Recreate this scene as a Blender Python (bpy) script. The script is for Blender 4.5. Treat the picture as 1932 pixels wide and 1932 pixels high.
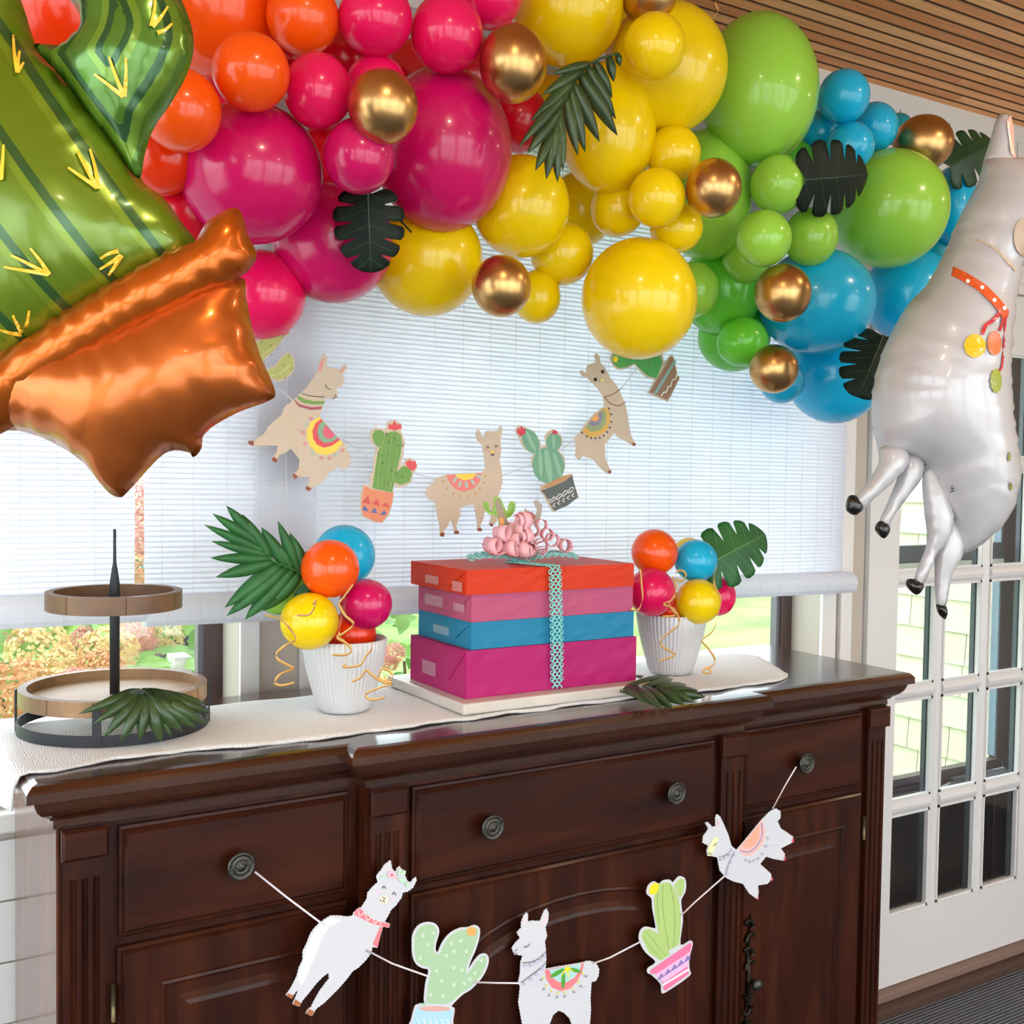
import bpy, bmesh, math, random
import numpy as np
from mathutils import Vector, Matrix, kdtree, geometry

# ------------------------------------------------------------------ scene reset
for o in list(bpy.data.objects):
    bpy.data.objects.remove(o, do_unlink=True)
SC = bpy.context.scene
COL = SC.collection
random.seed(7)
R = random.Random(11)

# ------------------------------------------------------------------ camera
FPX = 2090.0
CAM = Vector((0.0, 0.0, 1.53))
YAW, PITCH, ROLL = 0.556212573, -0.0395803613, 0.0139192956
_f = Vector((math.sin(YAW)*math.cos(PITCH), math.cos(YAW)*math.cos(PITCH), math.sin(PITCH)))
_r = Vector((math.cos(YAW), -math.sin(YAW), 0))
_u = _r.cross(_f)
RT = _r*math.cos(ROLL) + _u*math.sin(ROLL)
UP = -_r*math.sin(ROLL) + _u*math.cos(ROLL)
FW = _f
cam_data = bpy.data.cameras.new('camera')
cam = bpy.data.objects.new('camera', cam_data)
COL.objects.link(cam)
m3 = Matrix((RT, UP, -FW)).transposed()
cam.matrix_world = Matrix.Translation(CAM) @ m3.to_4x4()
cam_data.sensor_width = 36.0
cam_data.lens = 36.0*FPX/1932.0
cam_data.clip_start = 0.05
SC.camera = cam

# ------------------------------------------------------------------ world, exposure
SC.view_settings.view_transform = 'Standard'
SC.view_settings.look = 'None'
SC.view_settings.gamma = 1.0
SC.view_settings.use_curve_mapping = False
SC.view_settings.exposure = 0.28
W = bpy.data.worlds.new('overcast_sky')
SC.world = W
W.use_nodes = True
bg = W.node_tree.nodes['Background']
bg.inputs[0].default_value = (0.87, 0.935, 1.0, 1)
bg.inputs[1].default_value = 5.2

# ------------------------------------------------------------------ recessed ceiling lamps (positions; built with the ceiling)
LAMPS = [(0.5, 0.55), (2.3, 0.75), (3.9, 0.9), (-0.5, -0.8), (1.6, -0.8), (3.4, -0.7)]
LAMP_W = 4.8

# ------------------------------------------------------------------ helpers
def ray(x, y):
    return RT*((x-966.0)/FPX) - UP*((y-966.0)/FPX) + FW
def at(x, y, Y):
    q = ray(x, y); return CAM + q*(Y/q.y)
def atz(x, y, z):
    q = ray(x, y); return CAM + q*((z-CAM.z)/q.z)
def atd(x, y, d):
    return CAM + ray(x, y)*d
def depth(P):
    return (Vector(P)-CAM).dot(FW)

def srgb(h):
    h = h.lstrip('#')
    out = []
    for i in (0, 2, 4):
        c = int(h[i:i+2], 16)/255.0
        out.append(c/12.92 if c <= 0.04045 else ((c+0.055)/1.055)**2.4)
    return (out[0], out[1], out[2], 1.0)

MATS = {}
def pmat(name, col, rough=0.5, metal=0.0, coat=0.0, spec=0.5, noise=None, bump=None, transl=0.0, sheen=0.0, sss=0.0):
    """principled material; noise=(scale, col2, stretch xyz) mixes a second colour; bump=(scale, strength, stretch)"""
    if name in MATS: return MATS[name]
    m = bpy.data.materials.new(name); m.use_nodes = True
    nt = m.node_tree; N = nt.nodes; L = nt.links
    b = N['Principled BSDF']; out = N['Material Output']
    c = srgb(col) if isinstance(col, str) else col
    b.inputs['Base Color'].default_value = c
    b.inputs['Roughness'].default_value = rough
    b.inputs['Metallic'].default_value = metal
    b.inputs['Coat Weight'].default_value = coat
    b.inputs['Coat Roughness'].default_value = 0.08
    b.inputs['Specular IOR Level'].default_value = spec
    b.inputs['Sheen Weight'].default_value = sheen
    tc = N.new('ShaderNodeTexCoord')
    src = None
    if noise:
        mp = N.new('ShaderNodeMapping'); mp.inputs['Scale'].default_value = noise[2]
        L.new(tc.outputs['Object'], mp.inputs[0])
        nz = N.new('ShaderNodeTexNoise'); nz.inputs['Scale'].default_value = noise[0]; nz.inputs['Detail'].default_value = 5
        L.new(mp.outputs[0], nz.inputs[0])
        rp = N.new('ShaderNodeValToRGB'); rp.color_ramp.elements[0].position = 0.35; rp.color_ramp.elements[1].position = 0.68
        rp.color_ramp.elements[0].color = c
        rp.color_ramp.elements[1].color = srgb(noise[1]) if isinstance(noise[1], str) else noise[1]
        L.new(nz.outputs[0], rp.inputs[0]); L.new(rp.outputs[0], b.inputs['Base Color'])
        src = rp.outputs[0]
    if bump:
        mp = N.new('ShaderNodeMapping'); mp.inputs['Scale'].default_value = bump[2] if len(bump) > 2 else (1, 1, 1)
        L.new(tc.outputs['Object'], mp.inputs[0])
        nz = N.new('ShaderNodeTexNoise'); nz.inputs['Scale'].default_value = bump[0]; nz.inputs['Detail'].default_value = 3
        L.new(mp.outputs[0], nz.inputs[0])
        bp = N.new('ShaderNodeBump'); bp.inputs['Strength'].default_value = bump[1]; bp.inputs['Distance'].default_value = 0.01
        L.new(nz.outputs[0], bp.inputs['Height']); L.new(bp.outputs[0], b.inputs['Normal'])
    if transl > 0:
        t = N.new('ShaderNodeBsdfTranslucent'); t.inputs[0].default_value = c
        if src: L.new(src, t.inputs[0])
        mx = N.new('ShaderNodeMixShader'); mx.inputs[0].default_value = transl
        L.new(b.outputs[0], mx.inputs[1]); L.new(t.outputs[0], mx.inputs[2]); L.new(mx.outputs[0], out.inputs[0])
    MATS[name] = m
    return m

def glass_mat(name, tint=(0.96, 0.98, 0.98, 1), refl=0.07):
    if name in MATS: return MATS[name]
    m = bpy.data.materials.new(name); m.use_nodes = True
    nt = m.node_tree; N = nt.nodes; L = nt.links
    N.remove(N['Principled BSDF']); out = N['Material Output']
    t = N.new('ShaderNodeBsdfTransparent'); t.inputs[0].default_value = tint
    g = N.new('ShaderNodeBsdfGlossy'); g.inputs['Roughness'].default_value = 0.01
    mx = N.new('ShaderNodeMixShader'); mx.inputs[0].default_value = refl
    L.new(t.outputs[0], mx.inputs[1]); L.new(g.outputs[0], mx.inputs[2]); L.new(mx.outputs[0], out.inputs[0])
    MATS[name] = m
    return m

def wloc(o):
    v = Vector((0, 0, 0))
    while o is not None:
        v += o.location; o = o.parent
    return v

def tag(o, label=None, cat=None, group=None, kind=None):
    if label: o['label'] = label
    if cat: o['category'] = cat
    if group: o['group'] = group
    if kind: o['kind'] = kind
    return o

def obj(name, verts, faces, mat, parent=None, smooth=False, loc=None):
    """mesh object from WORLD coordinate vertices; origin at parent's origin (or loc / bottom centre)"""
    me = bpy.data.meshes.new(name)
    V = [Vector(v) for v in verts]
    if parent is not None:
        base = wloc(parent)
        o_loc = Vector((0, 0, 0))
    else:
        if loc is None:
            xs = [v.x for v in V]; ys = [v.y for v in V]; zs = [v.z for v in V]
            loc = Vector(((min(xs)+max(xs))/2, (min(ys)+max(ys))/2, min(zs)))
        base = Vector(loc); o_loc = base
    me.from_pydata([tuple(v-base) for v in V], [], faces)
    if smooth:
        me.polygons.foreach_set('use_smooth', [True]*len(me.polygons))
    me.materials.append(mat)
    me.update()
    o = bpy.data.objects.new(name, me); COL.objects.link(o)
    o.location = o_loc
    if parent is not None: o.parent = parent
    return o

def share(src, name, loc, parent=None):
    """another object with src's mesh data at world location loc"""
    o = bpy.data.objects.new(name, src.data); COL.objects.link(o)
    if parent is not None:
        o.parent = parent; o.location = Vector(loc)-wloc(parent)
    else:
        o.location = loc
    return o

def empty(name, loc, label=None, cat=None, group=None, kind=None):
    o = bpy.data.objects.new(name, None); COL.objects.link(o)
    o.location = loc; o.empty_display_size = 0.05
    return tag(o, label, cat, group, kind)

def merge(*ms):
    V, F = [], []
    for v, f in ms:
        k = len(V); V += list(v); F += [tuple(i+k for i in q) for q in f]
    return V, F

def boxm(x0, x1, y0, y1, z0, z1):
    V = [(x, y, z) for z in (z0, z1) for y in (y0, y1) for x in (x0, x1)]
    F = [(0, 2, 3, 1), (4, 5, 7, 6), (0, 1, 5, 4), (2, 6, 7, 3), (0, 4, 6, 2), (1, 3, 7, 5)]
    return V, F

def bbox(name, x0, x1, y0, y1, z0, z1, mat, parent=None, bev=0.0):
    V, F = boxm(x0, x1, y0, y1, z0, z1)
    o = obj(name, V, F, mat, parent)
    if bev:
        md = o.modifiers.new('bevel', 'BEVEL'); md.width = bev; md.segments = 2
    return o

def frame_axes(d):
    d = d.normalized()
    a = Vector((0, 0, 1)) if abs(d.z) < 0.9 else Vector((1, 0, 0))
    s = d.cross(a).normalized()
    return s, s.cross(d).normalized()

def tubem(pts, rad, n=6, caps=True):
    pts = [Vector(p) for p in pts]
    V, F = [], []
    s = None
    for i, p in enumerate(pts):
        d = (pts[min(i+1, len(pts)-1)]-pts[max(i-1, 0)])
        if d.length < 1e-9: d = Vector((0, 0, 1))
        d.normalize()
        if s is None: s, t = frame_axes(d)
        else:
            s = (s-d*s.dot(d)); s.normalize(); t = s.cross(d)
        r = rad[i] if isinstance(rad, (list, tuple)) else rad
        for k in range(n):
            a = 2*math.pi*k/n
            V.append(p+s*(math.cos(a)*r)+t*(math.sin(a)*r))
    for i in range(len(pts)-1):
        for k in range(n):
            F.append((i*n+k, i*n+(k+1) % n, (i+1)*n+(k+1) % n, (i+1)*n+k))
    if caps:
        F.append(tuple(range(n))); F.append(tuple((len(pts)-1)*n+k for k in reversed(range(n))))
    return V, F

def lathem(c, prof, n=32, axis='z', mod=None, cap=True):
    """prof: list of (r, h). axis z up, or y: h runs along -Y (towards the room)"""
    c = Vector(c); V, F = [], []
    for (r, h) in prof:
        for k in range(n):
            a = 2*math.pi*k/n
            rr = r*(mod(a, h) if mod else 1)
            if axis == 'z': V.append(c+Vector((rr*math.cos(a), rr*math.sin(a), h)))
            else: V.append(c+Vector((rr*math.cos(a), -h, rr*math.sin(a))))
    for i in range(len(prof)-1):
        for k in range(n):
            F.append((i*n+k, i*n+(k+1) % n, (i+1)*n+(k+1) % n, (i+1)*n+k))
    if cap:
        if prof[0][0] > 1e-5: F.append(tuple(reversed(range(n))))
        if prof[-1][0] > 1e-5: F.append(tuple((len(prof)-1)*n+k for k in range(n)))
    return V, F

def stripm(pts, wdir, w):
    """flat ribbon along pts, width vector wdir(i) unit * w"""
    V, F = [], []
    for i, p in enumerate(pts):
        d = wdir(i) if callable(wdir) else wdir
        ww = w(i) if callable(w) else w
        V += [Vector(p)-d*(ww/2), Vector(p)+d*(ww/2)]
    for i in range(len(pts)-1):
        F.append((2*i, 2*i+1, 2*i+3, 2*i+2))
    return V, F

def smooth_line(pts, n=6, closed=False):
    """Catmull-Rom through points (any dimension tuples)"""
    P = [np.array(p, float) for p in pts]; out = []
    N = len(P)
    rng = range(N) if closed else range(N-1)
    for i in rng:
        p0 = P[(i-1) % N] if closed or i > 0 else P[0]
        p1 = P[i]; p2 = P[(i+1) % N]
        p3 = P[(i+2) % N] if closed or i+2 < N else P[-1]
        for k in range(n):
            t = k/n
            out.append(tuple(0.5*((2*p1)+(p2-p0)*t+(2*p0-5*p1+4*p2-p3)*t*t+(3*p1-p0-3*p2+p3)*t**3)))
    if not closed: out.append(tuple(P[-1]))
    return out

def area2(poly):
    return 0.5*sum(poly[i][0]*poly[(i+1) % len(poly)][1]-poly[(i+1) % len(poly)][0]*poly[i][1] for i in range(len(poly)))

def inset2(poly, d):
    """miter inset of a CCW 2-D polygon"""
    n = len(poly); out = []
    for i in range(n):
        p = Vector(poly[i]); a = Vector(poly[i-1]); b = Vector(poly[(i+1) % n])
        e1 = (p-a); e2 = (b-p)
        if e1.length < 1e-9 or e2.length < 1e-9: out.append(tuple(p)); continue
        e1.normalize(); e2.normalize()
        n1 = Vector((-e1.y, e1.x)); n2 = Vector((-e2.y, e2.x))
        m = n1+n2
        if m.length < 1e-6: m = n1
        m.normalize(); k = 1/max(0.35, m.dot(n1))
        out.append(tuple(p+m*(d*k)))
    return out

def ccw(poly):
    return list(poly) if area2(poly) > 0 else list(reversed(poly))

def bumpy(poly, step, amp):
    """scalloped woolly edge for a 2-D closed outline"""
    poly = ccw(poly); out = []; n = len(poly); acc = 0.0
    for i in range(n):
        a = Vector(poly[i]); b = Vector(poly[(i+1) % n]); L = (b-a).length
        if L < 1e-9: continue
        e = (b-a)/L; nn = Vector((e.y, -e.x)); k = max(1, int(round(L/step*4)))
        for j in range(k):
            s = L*j/k
            out.append(tuple(a+e*s+nn*(amp*(abs(math.sin((acc+s)/step*math.pi))-0.5))))
        acc += L
    return out

def tri2(poly, extra=()):
    """triangulate a 2-D polygon (with optional interior points): verts, tris"""
    n = len(poly)
    vs = [Vector((p[0], p[1])) for p in poly]+[Vector(p) for p in extra]
    ed = [(i, (i+1) % n) for i in range(n)]
    r = geometry.delaunay_2d_cdt(vs, ed, [list(range(n))], 1, 1e-7)
    return [tuple(v) for v in r[0]], [tuple(f) for f in r[2]]
# ------------------------------------------------------------------ setting
WALL_Y = 2.10
CEIL = 2.588
white = pmat('white_paint', '#dbd8d4', 0.45, bump=(60, 0.03))
cream = pmat('cream_wall_paint', '#b5aa9e', 0.5, bump=(50, 0.03))
brown_frame = pmat('brown_window_frame', '#4a3633', 0.4)
gls = glass_mat('window_glass')

def struct(o):
    o['kind'] = 'structure'; return o

# floor : ribbed grey carpet
m = bpy.data.materials.new('grey_ribbed_carpet'); m.use_nodes = True
nt = m.node_tree; N = nt.nodes; L = nt.links; b = N['Principled BSDF']
tc = N.new('ShaderNodeTexCoord'); mp = N.new('ShaderNodeMapping'); mp.inputs['Rotation'].default_value = (0, 0, math.radians(90))
wv = N.new('ShaderNodeTexWave'); wv.inputs['Scale'].default_value = 26; wv.inputs['Distortion'].default_value = 0.3
L.new(tc.outputs['Object'], mp.inputs[0]); L.new(mp.outputs[0], wv.inputs[0])
nz = N.new('ShaderNodeTexNoise'); nz.inputs['Scale'].default_value = 220
L.new(tc.outputs['Object'], nz.inputs[0])
rp = N.new('ShaderNodeValToRGB'); rp.color_ramp.elements[0].color = srgb('#2c2e35'); rp.color_ramp.elements[1].color = srgb('#82838c')
mxx = N.new('ShaderNodeMath'); mxx.operation = 'MULTIPLY'; L.new(wv.outputs[0], mxx.inputs[0]); L.new(nz.outputs[0], mxx.inputs[1])
mx2 = N.new('ShaderNodeMath'); mx2.operation = 'MULTIPLY'; L.new(mxx.outputs[0], mx2.inputs[0]); mx2.inputs[1].default_value = 1.7
L.new(mx2.outputs[0], rp.inputs[0]); L.new(rp.outputs[0], b.inputs['Base Color'])
bp = N.new('ShaderNodeBump'); bp.inputs['Distance'].default_value = 0.006; L.new(wv.outputs[0], bp.inputs['Height']); L.new(bp.outputs[0], b.inputs['Normal'])
b.inputs['Roughness'].default_value = 0.95
struct(bbox('floor', -1.75, 4.75, -1.75, 2.25, -0.06, 0.0, m))

# ceiling : slab plus narrow cedar boards
ceiling = struct(bbox('ceiling', -1.75, 4.75, -1.75, 2.25, CEIL+0.016, CEIL+0.08, pmat('ceiling_backing', '#3a2415', 0.8)))
m = bpy.data.materials.new('cedar_boards'); m.use_nodes = True
nt = m.node_tree; N = nt.nodes; L = nt.links; b = N['Principled BSDF']
oi = N.new('ShaderNodeObjectInfo'); tc = N.new('ShaderNodeTexCoord')
rp = N.new('ShaderNodeValToRGB'); cr = rp.color_ramp
cr.elements[0].color = srgb('#e08c45'); cr.elements[1].color = srgb('#ffbe7c')
e = cr.elements.new(0.5); e.color = srgb('#f0a25a'); 
L.new(oi.outputs['Random'], rp.inputs[0])
mp = N.new('ShaderNodeMapping'); mp.inputs['Scale'].default_value = (1.5, 40, 1)
L.new(tc.outputs['Object'], mp.inputs[0])
nz = N.new('ShaderNodeTexNoise'); nz.inputs['Scale'].default_value = 3; nz.inputs['Detail'].default_value = 6
vadd = N.new('ShaderNodeVectorMath'); vadd.operation = 'ADD'; L.new(mp.outputs[0], vadd.inputs[0])
cmb = N.new('ShaderNodeCombineXYZ'); mul = N.new('ShaderNodeMath'); mul.operation = 'MULTIPLY'; mul.inputs[1].default_value = 57
L.new(oi.outputs['Random'], mul.inputs[0]); L.new(mul.outputs[0], cmb.inputs[0]); L.new(cmb.outputs[0], vadd.inputs[1])
L.new(vadd.outputs[0], nz.inputs[0])
mr = N.new('ShaderNodeMapRange'); mr.inputs[1].default_value = 0.3; mr.inputs[2].default_value = 0.7; mr.inputs[3].default_value = 0.78; mr.inputs[4].default_value = 1.12
L.new(nz.outputs[0], mr.inputs[0])
hm = N.new('ShaderNodeVectorMath'); hm.operation = 'SCALE'; L.new(rp.outputs[0], hm.inputs[0]); L.new(mr.outputs[0], hm.inputs['Scale'])
L.new(hm.outputs[0], b.inputs['Base Color']); b.inputs['Roughness'].default_value = 0.45
cedar = m
PB = 0.0437
edge_stain_shade = pmat('board_edge_stain_painted_shade', '#5a3517', 0.7)  # dark edge stain, with the groove shadow painted into its colour
def board_mesh(x0, x1, y1):
    # strip with chamfered long edges, underside at CEIL
    y0 = y1-PB+0.0040; c = 0.0025
    prof = [(y0, CEIL+0.014), (y0, CEIL+c), (y0+c, CEIL), (y1-c, CEIL), (y1, CEIL+c), (y1, CEIL+0.014)]
    V = [(x, p[0], p[1]) for x in (x0, x1) for p in prof]; n = len(prof)
    F = [(i, i+1, n+i+1, n+i) for i in range(n-1)]+[tuple(range(n)), tuple(reversed(range(n, 2*n)))]
    return V, F
yy = WALL_Y-0.004
row = 0
while yy > -1.6:
    if yy > 0.9:
        j = R.uniform(2.0, 3.3)
        segs = [(-1.6, j-0.001), (j+0.001, 4.6)]
    else:
        segs = [(-1.6, 4.6)]
    for (a, c) in segs:
        o = obj('ceiling_board', *board_mesh(a, c, yy), cedar, ceiling)
        o.data.materials.append(edge_stain_shade)
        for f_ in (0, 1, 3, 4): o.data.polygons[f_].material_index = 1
    yy -= PB; row += 1

# ceiling lamps
lamp_trim = pmat('lamp_trim_white', '#f2eee6', 0.4)
em = bpy.data.materials.new('lamp_glow'); em.use_nodes = True
eb = em.node_tree.nodes['Principled BSDF']; eb.inputs['Emission Color'].default_value = (1, 0.72, 0.42, 1); eb.inputs['Emission Strength'].default_value = 12
for i, (lx, ly) in enumerate(LAMPS):
    e_ = empty('recessed_ceiling_lamp', (lx, ly, CEIL), 'round recessed ceiling lamp %s' % ['above the room left of the sideboard', 'above the floor in front of the sideboard', 'above the floor by the french door', 'by the left corner of the glazed rear wall', 'by the middle of the glazed rear wall', 'by the right corner of the glazed rear wall'][i], 'ceiling lamp', 'recessed lamps in the cedar ceiling')
    obj('trim_ring', *lathem((lx, ly, CEIL-0.012), [(0.05, 0.004), (0.05, 0), (0.075, 0), (0.078, 0.012)], 28, cap=False), lamp_trim, e_, True)
    obj('lens', *lathem((lx, ly, CEIL-0.009), [(0.001, 0), (0.05, 0)], 24, cap=False), em, e_)
    ld = bpy.data.lights.new('lamp_light', 'AREA'); ld.shape = 'DISK'; ld.size = 0.10; ld.energy = LAMP_W; ld.color = (1, 0.76, 0.50)
    lo = bpy.data.objects.new('lamp_light', ld); COL.objects.link(lo); lo.parent = e_; lo.location = (0, 0, -0.014)

# back wall with two window openings and the doorway
XL, XR = -1.6, 4.6
W1 = (-1.30, 0.683); W2 = (0.845, 2.292); DO = (2.465, 3.335)
ZS, ZH = 0.945, 2.30
DZ0, DZ1 = 0.05, 2.08
ww = merge(boxm(XL, W1[0], WALL_Y, 2.25, 0, CEIL+0.016), boxm(W1[0], W1[1], WALL_Y, 2.25, 0, ZS), boxm(W1[0], W1[1], WALL_Y, 2.25, ZH, CEIL+0.016),
           boxm(W1[1], W2[0], WALL_Y, 2.25, 0, CEIL+0.016), boxm(W2[0], W2[1], WALL_Y, 2.25, 0, ZS), boxm(W2[0], W2[1], WALL_Y, 2.25, ZH, CEIL+0.016),
           boxm(W2[1], DO[0], WALL_Y, 2.25, 0, CEIL+0.016), boxm(DO[0], DO[1], WALL_Y, 2.25, DZ1, CEIL+0.016), boxm(DO[1], XR, WALL_Y, 2.25, 0, CEIL+0.016))
wall_back = struct(obj('wall_back', *ww, cream))
# vertical tongue and groove boards above the openings
bx = 1.80; BW = 0.107
while bx < 4.55:
    bbox('wall_board', bx+0.0028, bx+BW-0.0028, WALL_Y-0.014, WALL_Y, 2.115, CEIL-0.045, white, wall_back, 0.002)
    bx += BW
struct(bbox('trim_1', 1.6, XR, WALL_Y-0.016, WALL_Y, CEIL-0.048, CEIL+0.001, white, None, 0.003))     # cornice strip under the boards
struct(bbox('trim_2', 2.30, XR, WALL_Y-0.014, WALL_Y, 2.083, 2.115, white, None, 0.003))               # head casing over the door
# casing right of the large window and between the windows
tr = struct(bbox('trim_3', 2.292, 2.345, WALL_Y-0.012, WALL_Y, ZS, 2.08, white, None, 0.002))
struct(bbox('trim_4', 2.36, 2.405, WALL_Y-0.016, WALL_Y, 0.0, 2.08, white, None, 0.004))
struct(bbox('trim_5', 0.683, 0.722, WALL_Y-0.012, WALL_Y, ZS, 2.3, white, None, 0.002))
struct(bbox('trim_6', 0.806, 0.845, WALL_Y-0.012, WALL_Y, ZS, 2.3, white, None, 0.002))
# stool under the windows and siding boards below it
struct(bbox('trim_7', -1.34, 2.33, WALL_Y-0.035, WALL_Y+0.12, ZS-0.06, ZS-0.025, white, None, 0.004))
for k in range(7):
    bbox('siding_board', -1.6, 0.7, WALL_Y-0.012, WALL_Y, 0.10+k*0.11, 0.10+k*0.11+0.107, white, wall_back, 0.002)
struct(bbox('baseboard_back', -1.6, 2.4, WALL_Y-0.018, WALL_Y, 0, 0.1, white, None, 0.003))
# threshold under the door : two brown steps
struct(bbox('trim_8', 2.30, XR, 2.02, WALL_Y+0.03, 0.0, 0.026, pmat('dark_threshold_wood', '#4c362c', 0.6), None, 0.003))
struct(bbox('trim_9', 2.30, XR, 2.055, WALL_Y+0.03, 0.026, 0.048, pmat('pale_threshold_wood', '#80675c', 0.6), None, 0.003))

# the other walls (they carry large windows that light the room)
def wall_with_openings(name, horiz, c0, c1, ops, fixed0, fixed1, z0, z1, mat):
    parts = []; prev = c0
    def bxx(a, b2, za, zb):
        return boxm(a, b2, fixed0, fixed1, za, zb) if horiz == 'x' else boxm(fixed0, fixed1, a, b2, za, zb)
    for (a, b2) in ops:
        parts.append(bxx(prev, a, 0, CEIL+0.016)); parts.append(bxx(a, b2, 0, z0)); parts.append(bxx(a, b2, z1, CEIL+0.016)); prev = b2
    parts.append(bxx(prev, c1, 0, CEIL+0.016))
    return struct(obj(name, *merge(*parts), mat))
OPR = [(-1.4, 0.45), (0.6, 2.45), (2.6, 4.45)]
wall_with_openings('wall_rear', 'x', XL-0.15, XR+0.15, OPR, -1.75, -1.6, 0.35, 2.45, cream)
OPL = [(-1.4, -0.1), (0.05, 1.95)]
wall_with_openings('wall_left', 'y', -1.6, WALL_Y, OPL, XL-0.15, XL, 0.35, 2.45, cream)
struct(bbox('wall_right', XR, XR+0.15, -1.6, WALL_Y, 0, CEIL+0.016, cream))
wn = 3
for (a, c) in OPR:
    w_ = struct(empty('window_%d' % wn, ((a+c)/2, -1.67, 0.35))); wn += 1
    obj('window_frame', *merge(boxm(a, a+0.05, -1.70, -1.64, .35, 2.45), boxm(c-.05, c, -1.70, -1.64, .35, 2.45), boxm(a, c, -1.70, -1.64, .35, .40), boxm(a, c, -1.70, -1.64, 2.40, 2.45),
        boxm((a+c)/2-.03, (a+c)/2+.03, -1.70, -1.64, 0.40, 2.40)), white, w_)
    bbox('pane', a+.05, c-.05, -1.675, -1.669, 0.40, 2.40, gls, w_)
for (a, c) in OPL:
    w_ = struct(empty('window_%d' % wn, (-1.67, (a+c)/2, 0.35))); wn += 1
    obj('window_frame', *merge(boxm(-1.7, -1.64, a, a+.05, .35, 2.45), boxm(-1.7, -1.64, c-.05, c, .35, 2.45), boxm(-1.7, -1.64, a, c, .35, .40), boxm(-1.7, -1.64, a, c, 2.40, 2.45)), white, w_)
    bbox('pane', -1.675, -1.669, a+.05, c-.05, 0.40, 2.40, gls, w_)

# windows behind the blinds
def window(n, x0, x1, mull):
    w_ = struct(empty('window_%d' % n, ((x0+x1)/2, 2.21, ZS-0.025)))
    fr = 0.035
    obj('window_frame', *merge(boxm(x0, x0+fr, 2.20, 2.245, ZS-.025, ZH), boxm(x1-fr, x1, 2.20, 2.245, ZS-.025, ZH), boxm(x0, x1, 2.20, 2.245, ZS-.025, ZS+.03), boxm(x0, x1, 2.20, 2.245, ZH-fr, ZH)), brown_frame, w_)
    obj('window_bead', *merge(boxm(x1-fr-.012, x1-fr, 2.212, 2.235, ZS+.03, ZH-fr), boxm(x0+fr, x0+fr+.012, 2.212, 2.235, ZS+.03, ZH-fr)), pmat('grey_glazing_bead', '#6f6a70', 0.4), w_)
    for mx_ in mull:
        bbox('mullion', mx_-.02, mx_+.02, 2.205, 2.24, ZS+.03, ZH-fr, brown_frame, w_)
    bbox('pane', x0+fr, x1-fr, 2.222, 2.226, ZS+.03, ZH-fr, gls, w_)
    return w_
window(1, W1[0], W1[1], [-0.35])
window(2, W2[0], W2[1], [])

# ------------------------------------------------------------------ roll-up slat blinds
blind_m = bpy.data.materials.new('white_blind_slats'); blind_m.use_nodes = True
nt = blind_m.node_tree; N = nt.nodes; L = nt.links; b = N['Principled BSDF']
b.inputs['Base Color'].default_value = srgb('#dfe1e8'); b.inputs['Roughness'].default_value = 0.5
t = N.new('ShaderNodeBsdfTranslucent'); t.inputs[0].default_value = (0.93, 0.935, 1.0, 1)
mx = N.new('ShaderNodeMixShader'); mx.inputs[0].default_value = 0.50
L.new(b.outputs[0], mx.inputs[1]); L.new(t.outputs[0], mx.inputs[2]); L.new(mx.outputs[0], N['Material Output'].inputs[0])
cord_m = pmat('white_blind_cord', '#d9d9dd', 0.7)

def blind(x0, x1, zr0, zr1, label, ztop=2.46, skip=()):
    """zr0, zr1: height of roll centre at the left and right end"""
    Y = 2.062
    e_ = empty('roll_up_blind', ((x0+x1)/2, Y, zr0), label, 'blind', 'white slat blinds on the window wall')
    pitch = 0.0098
    def seg(z, k):
        V, F = [], []
        n = 14
        for i in range(n+1):
            x = x0+(x1-x0)*i/n
            u = i/n
            base = (zr0+(zr1-zr0)*u)
            zz = base+(ztop-base)*((z)/1.0)
            w = R.uniform(-0.00025, 0.00025) if 0 < i < n else 0
            yo = Y+0.004*math.sin(u*9+k*0.05)
            V += [(x, yo-0.0012, zz+w-0.0036), (x, yo+0.0012, zz+w+pitch)]
        for i in range(n):
            F.append((2*i, 2*i+2, 2*i+3, 2*i+1))
        return V, F
    nrow = int((ztop-min(zr0, zr1)-0.01)/pitch)
    M = [seg(k/nrow, k) for k in range(nrow)]
    o = obj('slats', *merge(*M), blind_m, e_); o['kind'] = 'stuff'
    md = o.modifiers.new('thickness', 'SOLIDIFY'); md.thickness = 0.0006
    # rolled-up bottom, spiral of slats
    rr = 0.028; n = 22
    V, F = [], []
    for i, x in enumerate((x0-0.006, x1+0.006)):
        for k in range(n):
            a = 2*math.pi*k/n
            r2 = rr*(1.0+0.03*(k % 2))
            V.append((x, Y-0.022+r2*math.cos(a), (zr0 if i == 0 else zr1)+r2*math.sin(a)))
    F = [(k, (k+1) % n, n+(k+1) % n, n+k) for k in range(n)]+[tuple(range(n)), tuple(reversed(range(n, 2*n)))]
    obj('roll', V, F, blind_m, e_)
    x = x0+0.03; k = 0
    while x < x1-0.01:
        u = (x-x0)/(x1-x0); zc = zr0+(zr1-zr0)*u
        pts = [(x, Y-0.0025, ztop), (x, Y-0.0025, zc+rr+0.004)]+[(x, Y-0.022+(rr+0.0016)*math.cos(a), zc+(rr+0.0016)*math.sin(a)) for a in [math.radians(d) for d in (60, 100, 140, 180, 220, 260, 290)]]
        obj('cord', *tubem(pts, 0.0005, 4), cord_m, e_)
        x += 0.063+R.uniform(-0.006, 0.006); k += 1
    bbox('head_rail', x0, x1, Y-0.01, Y+0.012, ztop, ztop+0.03, cord_m, e_)
    return e_
xa = at(254, 1100, 2.062).x; xb = at(273, 1100, 2.062).x; xc = at(1592, 950, 2.062).x
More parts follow.
